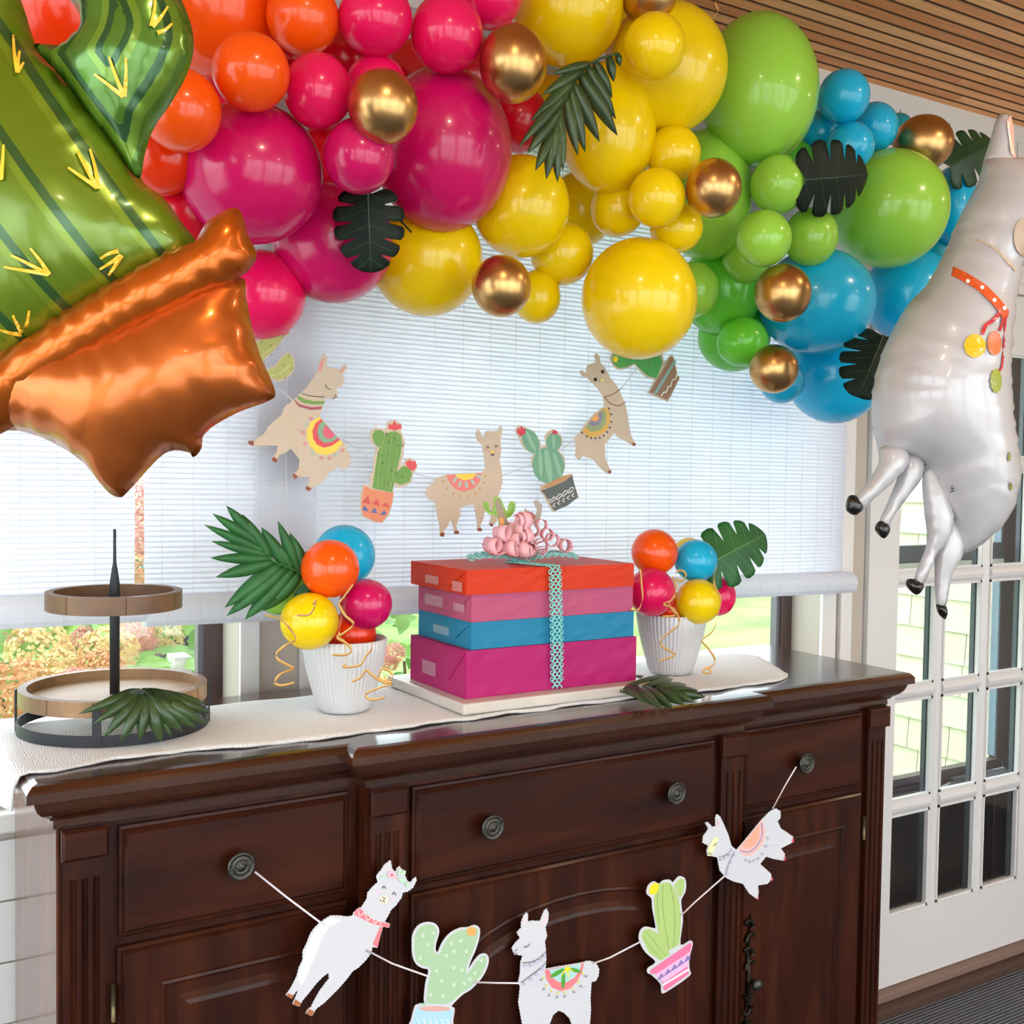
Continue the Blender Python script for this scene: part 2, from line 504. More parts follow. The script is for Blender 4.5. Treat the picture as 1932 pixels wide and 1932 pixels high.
blind(-1.25, xa, 1.28, 1.272, 'narrow white slat blind over the flowers, left of the bright gap')
blind(xb, xc, 1.262, 1.236, 'wide white slat blind behind the balloon arch and garland')

# ------------------------------------------------------------------ french door
door = struct(empty('door_1', ((DO[0]+DO[1])/2, 2.10, DZ0)))
gask = pmat('dark_glazing_gasket', '#39434a', 0.4)
DW = pmat('white_door_paint', '#d5d3d2', 0.35)
y0, y1 = 2.085, 2.123
cols = [(2.593, 2.768), (2.808, 2.983), (3.023, 3.198)]
rowz = [(0.253+0.3325*k, 0.253+0.3325*k+0.2925) for k in range(5)]
rowz[4] = (rowz[4][0], 1.898)
dx0, dx1 = DO[0]+0.004, DO[1]-0.004
bbox('stile', dx0, cols[0][0], y0, y1, DZ0, DZ1-.004, DW, door)
bbox('stile', cols[2][1], dx1, y0, y1, DZ0, DZ1-.004, DW, door)
bbox('rail', cols[0][0], cols[2][1], y0, y1, DZ0, rowz[0][0], DW, door)
bbox('rail', cols[0][0], cols[2][1], y0, y1, rowz[4][1], DZ1-.004, DW, door)
def bar(x0, x1, z0, z1):      # moulded glazing bar
    horiz = (x1-x0) > (z1-z0)
    prof = [(0, .010), (.25, .002), (.5, -.001), (.75, .002), (1, .010), (1, .030), (0, .030)]
    V = []
    for e_ in (0, 1):
        for (u, d) in prof:
            if horiz: V.append(((x0, x1)[e_], y0+d, z0+(z1-z0)*u))
            else: V.append((x0+(x1-x0)*u, y0+d, (z0, z1)[e_]))
    n = len(prof)
    return V, [(i, (i+1) % n, n+(i+1) % n, n+i) for i in range(n)]+[tuple(range(n)), tuple(range(n, 2*n))]
for k in range(2): obj('glazing_bar', *bar(cols[k][1], cols[k+1][0], rowz[0][0], rowz[4][1]), DW, door)
for k in range(4):
    for c in cols: obj('glazing_bar', *bar(c[0], c[1], rowz[k][1], rowz[k+1][0]), DW, door)
for (a, c) in cols:
    for (z0, z1) in rowz:
        bbox('pane', a, c, 2.104, 2.107, z0, z1, gls, door)
        bbox('pane_gasket', c-.011, c, 2.107, 2.121, z0, z1, gask, door)
        obj('pane_bead', *merge(boxm(a, a+.007, y0+.006, 2.104, z0, z1), boxm(c-.007, c, y0+.006, 2.104, z0, z1), boxm(a, c, y0+.006, 2.104, z0, z0+.007), boxm(a, c, y0+.006, 2.104, z1-.007, z1)), DW, door)
# outer dark storm door seen through the panes
door2 = struct(empty('door_2', ((DO[0]+DO[1])/2, 2.19, DZ0)))
SD = pmat('dark_storm_door', '#4b3f44', 0.35)
SB = pmat('storm_door_edge', '#7f8fa0', 0.3)
sx0, sx1 = 2.47, 3.33
Ys0, Ys1 = 2.185, 2.215
bbox('stile', sx0, sx0+.08, Ys0, Ys1, DZ0, DZ1-.004, SD, door2)
xs = at(1888, 1200, Ys0).x
bbox('stile', xs, sx1, Ys0, Ys1, DZ0, DZ1-.004, SD, door2)
bbox('stile_edge', xs-.008, xs, Ys0+.004, Ys1, 0.62, DZ1-.1, SB, door2)
zr = at(1760, 1457, Ys0).z
bbox('rail', sx0+.08, xs, Ys0, Ys1, zr-0.075, zr, SD, door2)
bbox('rail_lip', sx0+.08, xs, Ys0-.012, Ys0, zr-0.035, zr-.026, SD, door2)
bbox('kick_panel', sx0+.08, xs, Ys0+.008, Ys1-.008, DZ0, zr-0.075, pmat('dark_kick_panel', '#2a2422', 0.25), door2)
zm = at(1720, 1046, Ys0).z
bbox('middle_rail', sx0+.08, xs, Ys0, Ys1, zm-0.026, zm+0.026, pmat('grey_blue_rail', '#4a4f58', 0.35), door2)
bbox('middle_sill', sx0+.08, xs, Ys0-.004, Ys1, zm-0.060, zm-0.026, white, door2)
bbox('rail', sx0+.08, xs, Ys0, Ys1, DZ1-.1, DZ1-.004, SD, door2)
bbox('pane', sx0+.08, xs, 2.199, 2.202, zr, DZ1-.1, gls, door2)
pa = at(1795, 1476, Ys0-.03); pb = at(1893, 1455, Ys0-.03)
obj('closer_tube', *tubem([pa, pb], 0.014, 12), pmat('grey_closer_metal', '#5d6068', 0.3, 0.6), door2, True)
obj('closer_bracket', *merge(tubem([pb, pb+Vector((.03, .03, .02))], 0.005, 8), tubem([pa, pa+Vector((-.05, 0, -.01))], 0.004, 8)), pmat('bright_metal', '#c9c9cc', 0.25, 1.0), door2)

# ------------------------------------------------------------------ outdoors
lawn_m = pmat('lawn', '#5f8f3a', 0.9, noise=(1.2, '#86b455', (1, 1, 1)), bump=(30, 0.5))
struct(bbox('lawn', -30, 40, 2.6, 60, -0.45, -0.35, lawn_m))
struct(bbox('patio', -30, 40, -40, 2.6, -0.50, -0.352, pmat('pale_paving', '#dedad2', 0.9, noise=(6, '#cfcac1', (1, 1, 1)))))
# neighbouring wing with shingled wall
WX = 4.05
wing = struct(bbox('wall_wing', WX+0.02, WX+2.5, 2.26, 3.86, -0.35, 4.2, pmat('wing_sheathing', '#b9b3a0', 0.9)))
shm = [pmat('cream_shingle_%d' % k, c, 0.85, noise=(9, c2, (1, 1, 8)), bump=(40, 0.08, (1, 8, 1))) for k, (c, c2) in enumerate((('#d9d1b8', '#cfc6ac'), ('#d3cbb0', '#dcd5c0'), ('#dcd6c4', '#d2cab3')))]
EXP = 0.135
def shingle(y0, y1, z0, h):
    V = [(WX+0.018, y0, z0+h), (WX+0.018, y1, z0+h), (WX+0.02, y0, z0), (WX+0.02, y1, z0), (WX-0.004, y0, z0), (WX-0.004, y1, z0), (WX+0.010, y0, z0+h), (WX+0.010, y1, z0+h)]
    return V, [(4, 5, 7, 6), (2, 3, 5, 4), (6, 7, 1, 0), (0, 2, 4, 6), (1, 7, 5, 3), (0, 1, 3, 2)]
rest = []
for k in range(31):
    z = -0.35+k*EXP
    y = 2.27+R.uniform(0, .1)
    while y < 3.72:
        w = R.uniform(.11, .26)
        msh = shingle(y, y+w-0.004, z, EXP+0.02)
        if 2.35 < y and 0.45 < z < 2.2:
            obj('shingle', *msh, R.choice(shm), wing)
        else: rest.append(msh)
        y += w
o = obj('far_shingles', *merge(*rest), shm[0], wing); o['kind'] = 'stuff'

# hydrangea shrub outside the left window
leafg = pmat('hydrangea_leaf', '#4f7f33', 0.5, noise=(4, '#86b04a', (1, 1, 1)), transl=0.25)
petal = [pmat('peach_petal', '#dba678', 0.7, transl=0.25), pmat('pink_petal', '#d6958a', 0.7, transl=0.25), pmat('cream_petal', '#e2c890', 0.7, transl=0.25)]
def petal_quad(p, nrm, s):
    a, b2 = frame_axes(nrm); ang = R.uniform(0, 6.28)
    u_ = a*math.cos(ang)+b2*math.sin(ang); v_ = nrm.cross(u_)
    return [p+u_*s, p+v_*s+nrm*s*.3, p-u_*s, p-v_*s+nrm*s*.3]
def flower_head(c, rad, mat, parent, n=620):
    V, F = [], []
    for i in range(n):
        d = Vector((R.gauss(0, 1), R.gauss(0, 1), R.gauss(0, 1))).normalized()
        p = Vector(c)+Vector((d.x*rad, d.y*rad, d.z*rad*0.85))*R.uniform(.82, 1.05)
        k = len(V); V += petal_quad(p, (d+Vector((R.uniform(-.5, .5), R.uniform(-.5, .5), R.uniform(-.5, .5)))).normalized(), rad*0.085); F.append((k, k+1, k+2, k+3))
    return obj('flower_head', V, F, mat, parent)
def leafm(p, d, nrm, L_, w):
    d = d.normalized(); s = d.cross(nrm).normalized(); V = []; F = []
    for i in range(6):
        t_ = i/5; ww = w*math.sin(math.pi*min(1, t_*0.93+.05))
        c = p+d*(L_*t_)-nrm*(L_*.25*t_*t_)
        V += [c-s*ww+nrm*ww*.3, c, c+s*ww+nrm*ww*.3]
    for i in range(5):
        for k in (0, 1): F.append((i*3+k, i*3+k+1, i*3+k+4, i*3+k+3))
    return V, F
def shrub(loc, heads, label, spread, nleaf, zr_):
    s_ = empty('hydrangea_shrub', loc, label, 'shrub')
    for (px, py, Y, r_) in heads:
        flower_head(at(px, py, Y), r_, R.choice(petal), s_)
    ms = []
    for i in range(nleaf):
        p = Vector(loc)+Vector((R.uniform(-spread, spread), R.uniform(-.35, .45), R.uniform(*zr_)))
        d = Vector((R.uniform(-1, 1), R.uniform(-1, .3), R.uniform(-.4, .6)))
        ms.append(leafm(p, d, Vector((R.uniform(-.4, .4), -.5, .8)).normalized(), R.uniform(.08, .13), R.uniform(.02, .035)))
    o_ = obj('foliage', *merge(*ms), leafg, s_, True); o_['kind'] = 'stuff'
    st = [tubem([Vector(loc)+Vector((R.uniform(-.2, .2), R.uniform(-.2, .2), 0)), Vector(loc)+Vector((R.uniform(-spread, spread), R.uniform(-.3, .3), zr_[1]*.8))], 0.006, 5) for i in range(14)]
    o_ = obj('stems', *merge(*st), pmat('woody_stem', '#5d4a33', 0.8), s_)
    return s_
heads = [(75, 1225, 3.1, .085), (110, 1262, 3.0, .06), (30, 1300, 2.9, .085), (90, 1310, 2.9, .075), (205, 1228, 3.0, .075), (190, 1262, 2.9, .06), (255, 1205, 3.2, .06), (310, 1202, 3.3, .06), (150, 1215, 3.3, .06), (265, 1185, 3.4, .07), (60, 1190, 3.4, .07), (265, 1000, 3.3, .08), (262, 1070, 3.3, .08), (258, 940, 3.4, .07), (140, 1300, 2.85, .06), (350, 1305, 3.0, .05), (200, 1290, 2.9, .05)]
shrub(Vector((0.45, 3.35, -0.35)), heads, 'peach flowering hydrangea shrub outside the left window', 0.62, 420, (0.9, 1.62))
shrub(Vector((1.62, 3.6, -0.35)), [(742, 1232, 3.2, .04), (735, 1252, 3.2, .03), (730, 1300, 3.1, .05)], 'small pink hydrangea shrub seen between planter and gift boxes', 0.35, 200, (0.7, 1.48))
# hedge and trees far behind
def tree(c, h, r_, label):
    t_ = empty('garden_tree', c, label, 'tree', 'trees beyond the lawn')
    bm = bmesh.new(); bmesh.ops.create_icosphere(bm, subdivisions=4, radius=1)
    V = []
    from mathutils import noise as mnoise
    for v in bm.verts:
        n_ = 1+.35*mnoise.noise(v.co*2.2+Vector(c))+.18*mnoise.noise(v.co*6+Vector(c))
        V.append(Vector(c)+Vector((v.co.x*r_*n_, v.co.y*r_*n_, h*.58+v.co.z*h*.45*n_)))
    F = [tuple(v.index for v in f.verts) for f in bm.faces]; bm.free()
    obj('crown', V, F, pmat('tree_crown', '#3f5f33', 0.9, noise=(3, '#55793f', (1, 1, 1)), bump=(6, 1.0)), t_, True)
    obj('trunk', *tubem([c, Vector(c)+Vector((0, 0, h*.4))], .16, 8), pmat('tree_bark', '#4d3d2e', 0.9), t_)
tree(Vector((0.0, 15, -0.35)), 4.0, 2.6, 'dark green tree beyond the lawn, left of the far pair')
tree(Vector((7.5, 16, -0.35)), 4.6, 2.8, 'dark green tree beyond the lawn, middle one')
tree(Vector((15.5, 16.5, -0.35)), 4.2, 3.0, 'dark green tree beyond the lawn, nearest the shingled wing')
# white garden post and grey barrel by the flowers
gp = obj('garden_post', *boxm(*[f for f in (at(330, 1290, 3.0).x, at(362, 1290, 3.0).x)], 3.0, 3.08, -0.352, at(345, 1240, 3.0).z), white)
tag(gp, 'short white square post among the hydrangeas, outdoors', 'post')
gb = obj('garden_barrel', *lathem((at(345, 1200, 4.2).x, 4.3, -0.352), [(.12, 0), (.14, .5), (.14, 1.2), (.12, 1.62), (.0, 1.64)], 24), pmat('dark_grey_metal', '#3c4046', 0.25, 0.7), None, True)
tag(gb, 'dark grey metal barrel standing behind the hydrangeas', 'barrel')
# ------------------------------------------------------------------ sideboard
def wood_mat(name, c1, c2, c3, scale, stretch, rough, coat, spec=.5):
    m = bpy.data.materials.new(name); m.use_nodes = True
    nt = m.node_tree; N = nt.nodes; L = nt.links; b = N['Principled BSDF']
    tc = N.new('ShaderNodeTexCoord'); mp = N.new('ShaderNodeMapping'); mp.inputs['Scale'].default_value = stretch
    L.new(tc.outputs['Object'], mp.inputs[0])
    nz = N.new('ShaderNodeTexNoise'); nz.inputs['Scale'].default_value = scale; nz.inputs['Detail'].default_value = 7; nz.inputs['Roughness'].default_value = 0.62
    nz.inputs['Distortion'].default_value = 0.4
    L.new(mp.outputs[0], nz.inputs[0])
    rp = N.new('ShaderNodeValToRGB'); cr = rp.color_ramp
    cr.elements[0].position = 0.28; cr.elements[0].color = srgb(c1); cr.elements[1].position = 0.75; cr.elements[1].color = srgb(c3)
    e = cr.elements.new(0.5); e.color = srgb(c2)
    L.new(nz.outputs[0], rp.inputs[0]); L.new(rp.outputs[0], b.inputs['Base Color'])
    b.inputs['Specular IOR Level'].default_value = spec; b.inputs['Roughness'].default_value = rough; b.inputs['Coat Weight'].default_value = coat; b.inputs['Coat Roughness'].default_value = 0.12
    MATS[name] = m
    return m
WV = wood_mat('dark_walnut_vertical', '#1d0804', '#301106', '#48200b', 4, (5, 5, .7), 0.40, 0.05, .2)
WB = wood_mat('dark_walnut_polished_side', '#3a1a0e', '#5a2c16', '#744020', 4, (5, 5, .7), 0.34, 0.7)
WH = wood_mat('dark_walnut_horizontal', '#1d0804', '#311106', '#431c09', 4, (.7, 5, 5), 0.38, 0.05, .2)
WT = wood_mat('dark_walnut_top', '#23100a', '#36190d', '#482512', 4, (.7, 5, 5), 0.22, 0.6)

UC = 1.1325
ZT = 1.0927
sb = empty('sideboard', (UC, 1.82, 0.0), 'dark walnut sideboard with fluted pilasters, drawers and raised panel doors', 'sideboard')
YF, YC, YB = 1.587, 1.556, 2.037
def top_outline(o):
    h, c = .9055, .447
    P = [(-h+o, YB), (-h+o, YF+o), (-c+o, YF+o), (-c+o, YC+o), (c-o, YC+o), (c-o, YF+o), (h-o, YF+o), (h-o, YB)]
    return [(UC+x, y) for x, y in P]
prof = [(.016, 0), (.008, -.002), (.003, -.007), (.0, -.0115), (0, -.0245), (.010, -.0255), (.0125, -.034), (.016, -.042), (.022, -.049), (.031, -.055), (.034, -.057), (.036, -.061), (.040, -.061), (.040, -.0747)]
V, F = [], []
n = 8
for (o_, dz) in prof: V += [(x, y, ZT+dz) for x, y in top_outline(o_)]
for i in range(len(prof)-1):
    for k in range(n): F.append((i*n+k, (i+1)*n+k, (i+1)*n+(k+1) % n, i*n+(k+1) % n))
tv, tf = tri2(top_outline(.016))
k0 = len(V); V += [(x, y, ZT) for x, y in tv]; F += [tuple(k0+i for i in f) for f in tf]
obj('top', V, F, WT, sb)
FB, FC = 1.632, 1.601
body = obj('body', *merge(boxm(UC-.858, UC+.858, FB, 2.03, .1, 1.03), boxm(UC-.405, UC+.405, FC, FB+.01, .1, 1.03)), WV, sb)
for s_ in (-1, 1): bbox('side_panel', UC+s_*.858-.003, UC+s_*.858+.003, FB+.002, 2.028, .1, 1.018, WB, sb)
obj('plinth', *merge(boxm(UC-.875, UC+.875, FB-.012, 2.03, 0, .1), boxm(UC-.42, UC+.42, FC-.012, FB+.01, 0, .1)), WH, sb)

def loft(poly, prof, yf, mat, name, parent):
    """poly: CCW (x,z) outline; prof: (inset, proud towards room)"""
    V, F = [], []; n = len(poly)
    for (d, pr) in prof: V += [(x, yf-pr, z) for x, z in (inset2(poly, d) if d else poly)]
    for i in range(len(prof)-1):
        for k in range(n): F.append((i*n+k, i*n+(k+1) % n, (i+1)*n+(k+1) % n, (i+1)*n+k))
    tv, tf = tri2(inset2(poly, prof[-1][0]) if prof[-1][0] else poly)
    k0 = len(V); V += [(x, yf-prof[-1][1], z) for x, z in tv]; F += [tuple(k0+i for i in f) for f in tf]
    return obj(name, V, F, mat, parent)
def rect(x0, x1, z0, z1): return [(UC+x0, z0), (UC+x1, z0), (UC+x1, z1), (UC+x0, z1)]

def pilaster(x0, x1, yf):
    w = x1-x0; pr = .012
    # plain upper part with block, fluted lower part
    pts = [(x0, 0), (x0, pr)]
    for k in range(3):
        c = x0+w*(.22+.28*k); r_ = w*.085
        pts += [(c-r_, pr), (c-r_*.8, pr-.004), (c, pr-.0065), (c+r_*.8, pr-.004), (c+r_, pr)]
    pts += [(x1, pr), (x1, 0)]
    V, F = [], []; n = len(pts)
    for z in (.12, .945): V += [(UC+x, yf-p, z) for x, p in pts]
    F = [(i, i+1, n+i+1, n+i) for i in range(n-1)]
    # rounded flute ends: fill between z .945 and .95 level
    up = [(x0, 0), (x0, pr), (x1, pr), (x1, 0)]
    k0 = len(V)
    tv = [(UC+x, yf-p, .945) for x, p in pts]
    V += tv; F.append(tuple(range(k0, k0+n)))
    V2, F2 = boxm(UC+x0, UC+x1, yf-pr, yf, .9445, 1.02)
    o_ = obj('pilaster', *merge((V, F), (V2, F2)), WV, sb)
    loft([(UC+x0-.004, .974), (UC+x1+.004, .974), (UC+x1+.004, 1.018), (UC+x0-.004, 1.018)], [(0, pr), (0, pr+.008), (.004, pr+.012)], yf, WH, 'pilaster_block', sb)
for (a, c, y) in ((-.853, -.798, FB), (.798, .853, FB), (-.400, -.342, FC), (.342, .400, FC)): pilaster(a, c, y)

KM = pmat('aged_pewter', '#4a4842', 0.38, 0.85, bump=(300, 0.2))
def knob(x, z, yf, parent):
    beads = lambda a, h: 1+(.03*abs(math.sin(a*24)) if .018 < h < .0245 else 0)
    pr = [(.006, 0), (.0055, .012), (.010, .014), (.018, .018), (.0205, .020), (.0212, .022), (.0205, .0245), (.018, .0252), (.0165, .0235), (.014, .0228), (.0125, .0242), (.0105, .0248), (.0085, .0232), (.007, .0236), (.005, .0258), (.0025, .0272), (0.0001, .0276)]
    ros = lambda a, h: beads(a, h)*(1+(.12*math.cos(a*10) if h > .0254 else 0))
    obj('knob', *lathem((UC+x, yf, z), pr, 96, 'y', ros), KM, parent, True)
DP = [(0, 0), (0, .010), (.004, .0115), (.006, .010), (.012, .0165), (.014, .0165)]
def drawer(x0, x1, z0, z1, yf, knobs):
    d_ = loft(rect(x0, x1, z0, z1), DP, yf, WH, 'drawer', sb)
    for kx in knobs: knob(kx, .931, yf-.0165, d_)
drawer(-.778, -.424, .848, 1.010, FB, [-.6085])
drawer(.424, .778, .848, 1.010, FB, [.5815])
drawer(-.326, .326, .847, 1.010, FC, [-.19, .2075])
HM = pmat('brass_hinge', '#6b5f45', 0.4, 0.8)
def doorp(x0, x1, yf, hinge=None, arch=False, z0=.14, z1=.834):
    d_ = loft(rect(x0, x1, z0, z1), [(0, 0), (0, .010), (.004, .014), (.007, .0125), (.010, .0165)], yf, WV, 'cabinet_door', sb)
    ix0, ix1, iz0, iz1 = x0+.064, x1-.064, z0+.064, z1-.064
    yp = yf-.0165
    if arch:
        poly = [(UC+ix0, iz0), (UC+ix1, iz0), (UC+ix1, .665)]
        for k in range(1, 16):
            a = math.pi*k/16
            poly.append((UC+(ix1+ix0)/2+(ix1-ix0)/2*math.cos(a), .665+.108*math.sin(a)))
        poly.append((UC+ix0, .665))
    else: poly = rect(ix0, ix1, iz0, iz1)
    # moulded frame around the raised panel
    loft(poly, [(-.006, 0), (-.004, .003), (0, .004), (.004, .002), (.008, -.006), (.012, -.006), (.03, .006), (.036, .008)], yp, WV, 'raised_panel', d_)
    if hinge is not None:
        for zz in (.73, .22):
            obj('hinge', *tubem([(UC+hinge, yf-.014, zz), (UC+hinge, yf-.014, zz+.052)], .0035, 8), HM, d_, True)
    return d_
doorp(-.781, -.424, FB, -.787)
dr = doorp(.424, .781, FB, .789)
doorp(-.326, .326, FC, None, True)
# carved bronze plate with pull on the right-hand door
BZ = pmat('dark_bronze', '#241d16', 0.35, 0.7)
cx = UC+.448; yp = FB-.018
pls = []
for s in (1, -1):
    for j in range(4):
        z = .50+s*(.025+j*.028); pts = []
        for k in range(14):
            a = k/13*math.pi*1.6; r_ = .0135*(1-k/20)
            pts.append((cx+(-.004 if j % 2 else .004)+r_*math.cos(a)*(1 if j % 2 else -1), yp-.003, z+s*(r_*math.sin(a)+k*.0012)))
        pls.append(tubem(pts, [.0052*(1-k/18) for k in range(14)], 6))
    pls.append(tubem([(cx, yp-.002, .50), (cx-.003, yp-.002, .50+s*.06), (cx+.002, yp-.002, .50+s*.135)], [.006, .004, .0015], 6))
obj('carved_plate', *merge(*pls), BZ, dr, True)
obj('pull', *lathem((cx+.008, yp, .497), [(.006, 0), (.005, .012), (.011, .016), (.0125, .022), (.008, .027), (.001, .028)], 20, 'y'), KM, dr, True)

# ------------------------------------------------------------------ table runner
run_m = bpy.data.materials.new('cream_quilted_cloth'); run_m.use_nodes = True
nt = run_m.node_tree; N = nt.nodes; L = nt.links; b = N['Principled BSDF']
tc = N.new('ShaderNodeTexCoord')
mp = N.new('ShaderNodeMapping'); mp.inputs['Scale'].default_value = (52, 52, 52); L.new(tc.outputs['Object'], mp.inputs[0])
wv = N.new('ShaderNodeTexWave'); wv.inputs['Scale'].default_value = 1.6; wv.inputs['Distortion'].default_value = 9; wv.inputs['Detail'].default_value = 2; wv.inputs['Detail Scale'].default_value = 0.7
L.new(mp.outputs[0], wv.inputs[0])
rp = N.new('ShaderNodeValToRGB'); rp.color_ramp.elements[0].color = srgb('#cfcdca'); rp.color_ramp.elements[1].color = srgb('#e2e1e0')
L.new(wv.outputs[0], rp.inputs[0]); L.new(rp.outputs[0], b.inputs['Base Color'])
bp = N.new('ShaderNodeBump'); bp.inputs['Strength'].default_value = .3; bp.inputs['Distance'].default_value = .003
L.new(wv.outputs[0], bp.inputs['Height']); L.new(bp.outputs[0], b.inputs['Normal']); b.inputs['Roughness'].default_value = .9; b.inputs['Sheen Weight'].default_value = .3
ZR = ZT+.004
nu, nv = 90, 18
fl = [(100, 1452), (300, 1420), (560, 1405-7), (873, 1357), (1140, 1322), (1330, 1303), (1470, 1283)]
fw_ = [atz(x, y, ZR) for x, y in fl]
def front_y(x):
    xs_ = [p.x for p in fw_]; return float(np.interp(x, xs_, [p.y for p in fw_]))
V, F = [], []
xl0, xr0 = .232, 1.735
for i in range(nu+1):
    u = i/nu
    for j in range(nv+1):
        v = j/nv
        # right end is slanted and rounded, left end drops over the edge
        xr = xr0+.16*v if v < .8 else xr0+.16*.8-.05*((v-.8)/.2)**2
        if v < .12: xr -= .035*(1-v/.12)**2
        s = -.06+u*(xr-xl0+.06)
        yb = 1.955
        yfv = front_y(max(.27, xl0+s))+.004*math.sin(u*70)+.002*math.sin(u*171)
        y = yfv+(yb-yfv)*v
        wob = .0015*math.sin(u*60+v*9)+.001*math.sin(v*31+u*17)
        if s >= 0: V.append((xl0+s, y, ZR+.001+wob*.6))
        else:
            dl = -s; drop = dl*.97
            V.append((xl0-.010*min(1, dl/.02)-.02*(dl/.06)*math.sin(v*5+.6)**2, y+.012*math.sin(v*7)*dl/.06, ZR+.001-max(0, drop-.006)))
for i in range(nu):
    for j in range(nv):
        a = i*(nv+1)+j; F.append((a, a+nv+1, a+nv+2, a+1))
o = obj('table_runner', V, F, run_m, None, True)
md = o.modifiers.new('thickness', 'SOLIDIFY'); md.thickness = .004; md.offset = -.8
tag(o, 'long cream quilted table runner lying on the sideboard and over its left end', 'table runner')
ZC = ZR+.003      # cloth surface

# ------------------------------------------------------------------ two-tier tray
tx, ty = .402, 1.872
tray = empty('tiered_tray', (tx, ty, ZC), 'two-tier round wooden tray with black metal pole and ring base', 'tiered tray')
acacia = wood_mat('acacia_wood', '#5d4128', '#86633f', '#a8845a', 9, (1, 1, 1), .5, .1)
acaciad = wood_mat('dark_acacia_wood', '#4a3424', '#6b4d34', '#80603f', 9, (1, 1, 1), .5, .1)
palew = wood_mat('pale_tray_bottom', '#b39878', '#c4aa89', '#d0b897', 6, (.6, 6, 1), .5, .05)
blk = pmat('black_iron', '#2b2c31', .5, .4, bump=(200, .05))
rr = .149
def ringm(c, ro, ri, z0, z1, n=64):
    return lathem((c[0], c[1], 0), [(ri, z0), (ro, z0), (ro, z1), (ri, z1), (ri, z0)], n, cap=False)
obj('base_ring', *ringm((tx, ty), rr, rr-.003, ZC, ZC+.0175), blk, tray, True).modifiers.new('es', 'EDGE_SPLIT')
for a in (-112, -15, 165, 68):
    aa = math.radians(a); cx_, cy_ = tx+(rr-.001)*math.cos(aa), ty+(rr-.001)*math.sin(aa)
    t_ = Vector((-math.sin(aa), math.cos(aa), 0)); nrm = Vector((math.cos(aa), math.sin(aa), 0))
    V = []
    for z in (ZC, ZC+.066):
        for (s, d) in ((-1, 0), (1, 0), (1, .0025), (-1, .0025)): V.append(Vector((cx_, cy_, z))+t_*(s*.0065)+nrm*d)
    obj('strap', V, [(0, 1, 5, 4), (1, 2, 6, 5), (2, 3, 7, 6), (3, 0, 4, 7), (4, 5, 6, 7), (3, 2, 1, 0)], blk, tray)
def round_tray(r_, z0, h, name):
    b_ = obj(name+'_rim', *ringm((tx, ty), r_, r_-.013, z0, z0+h, 72), acacia if r_ > .12 else acaciad, tray, True)
    b_.modifiers.new('es', 'EDGE_SPLIT')
    obj(name+'_floor', *lathem((tx, ty, z0+.003), [(r_-.012, 0), (r_-.012, .005)], 64), palew if r_ > .12 else acaciad, tray)
    # glued staves show as separate blocks round the rim
    for k in range(7):
        a = math.radians(k*51+12); 
        p = Vector((tx+(r_+.0002)*math.cos(a), ty+(r_+.0002)*math.sin(a), z0)); t_ = Vector((-math.sin(a), math.cos(a), 0))
        V = [p-t_*.0006, p+t_*.0006, p+t_*.0006+Vector((0, 0, h)), p-t_*.0006+Vector((0, 0, h))]
        obj('stave_joint', V, [(0, 1, 2, 3)], pmat('stave_joint_dark', '#3b2716', .7), b_)
round_tray(.146, ZC+.044, .0245, 'lower_tray')
zu = at(229, 1162, ty-.104).z
round_tray(.106, zu, .0285, 'upper_tray')
zp = at(229, 1110, ty).z; zn = at(229, 1066, ty).z; zt_ = at(229, 1000, ty).z
obj('pole', *lathem((tx, ty, 0), [(.008, ZC+.05), (.008, zu+.004), (.008, zp-.02), (.0085, zp-.005), (.0078, zp+.010), (.0045, zn-.005), (.0028, zn+.004), (.0024, zn+.03), (.0024, zt_), (.001, zt_+.002)], 16), blk, tray, True)

# ------------------------------------------------------------------ gift boxes on a marble board
marble = pmat('white_marble', '#cbc3b9', .35, noise=(8, '#bdb3aa', (1, 1, 1)), coat=.1)
o = bbox('marble_board', .938, 1.365, 1.66, 1.965, ZC, ZC+.020, marble, None, .004)
tag(o, 'white marble board under the stack of gift boxes', 'board')
zb = ZC+.0203
def crumpled(x0, x1, y0, y1, z0, z1, seed):
    rr_ = random.Random(seed); nx, ny, nz = 14, 9, 4
    V = []; idx = {}
    F = []
    def vert(i, j, k):
        if (i, j, k) in idx: return idx[(i, j, k)]
        x = x0+(x1-x0)*i/nx; y = y0+(y1-y0)*j/ny; z = z0+(z1-z0)*k/nz
        def jit(): return rr_.uniform(-.0007, .0007)
        if i not in (0, nx): 
            if j in (0, ny): y += jit()
        if i in (0, nx) and j not in (0, ny): x += jit()
        if k == nz and 0 < i < nx and 0 < j < ny: z -= abs(jit())
        idx[(i, j, k)] = len(V); V.append((x, y, z)); return idx[(i, j, k)]
    for i in range(nx):
        for k in range(nz):
            F.append((vert(i, 0, k), vert(i+1, 0, k), vert(i+1, 0, k+1), vert(i, 0, k+1)))
            F.append((vert(i+1, ny, k), vert(i, ny, k), vert(i, ny, k+1), vert(i+1, ny, k+1)))
    for j in range(ny):
        for k in range(nz):
            F.append((vert(0, j+1, k), vert(0, j, k), vert(0, j, k+1), vert(0, j+1, k+1)))
            F.append((vert(nx, j, k), vert(nx, j+1, k), vert(nx, j+1, k+1), vert(nx, j, k+1)))
    for i in range(nx):
        for j in range(ny):
            F.append((vert(i, j, nz), vert(i+1, j, nz), vert(i+1, j+1, nz), vert(i, j+1, nz)))
            F.append((vert(i, j, 0), vert(i, j+1, 0), vert(i+1, j+1, 0), vert(i+1, j, 0)))
    return V, F
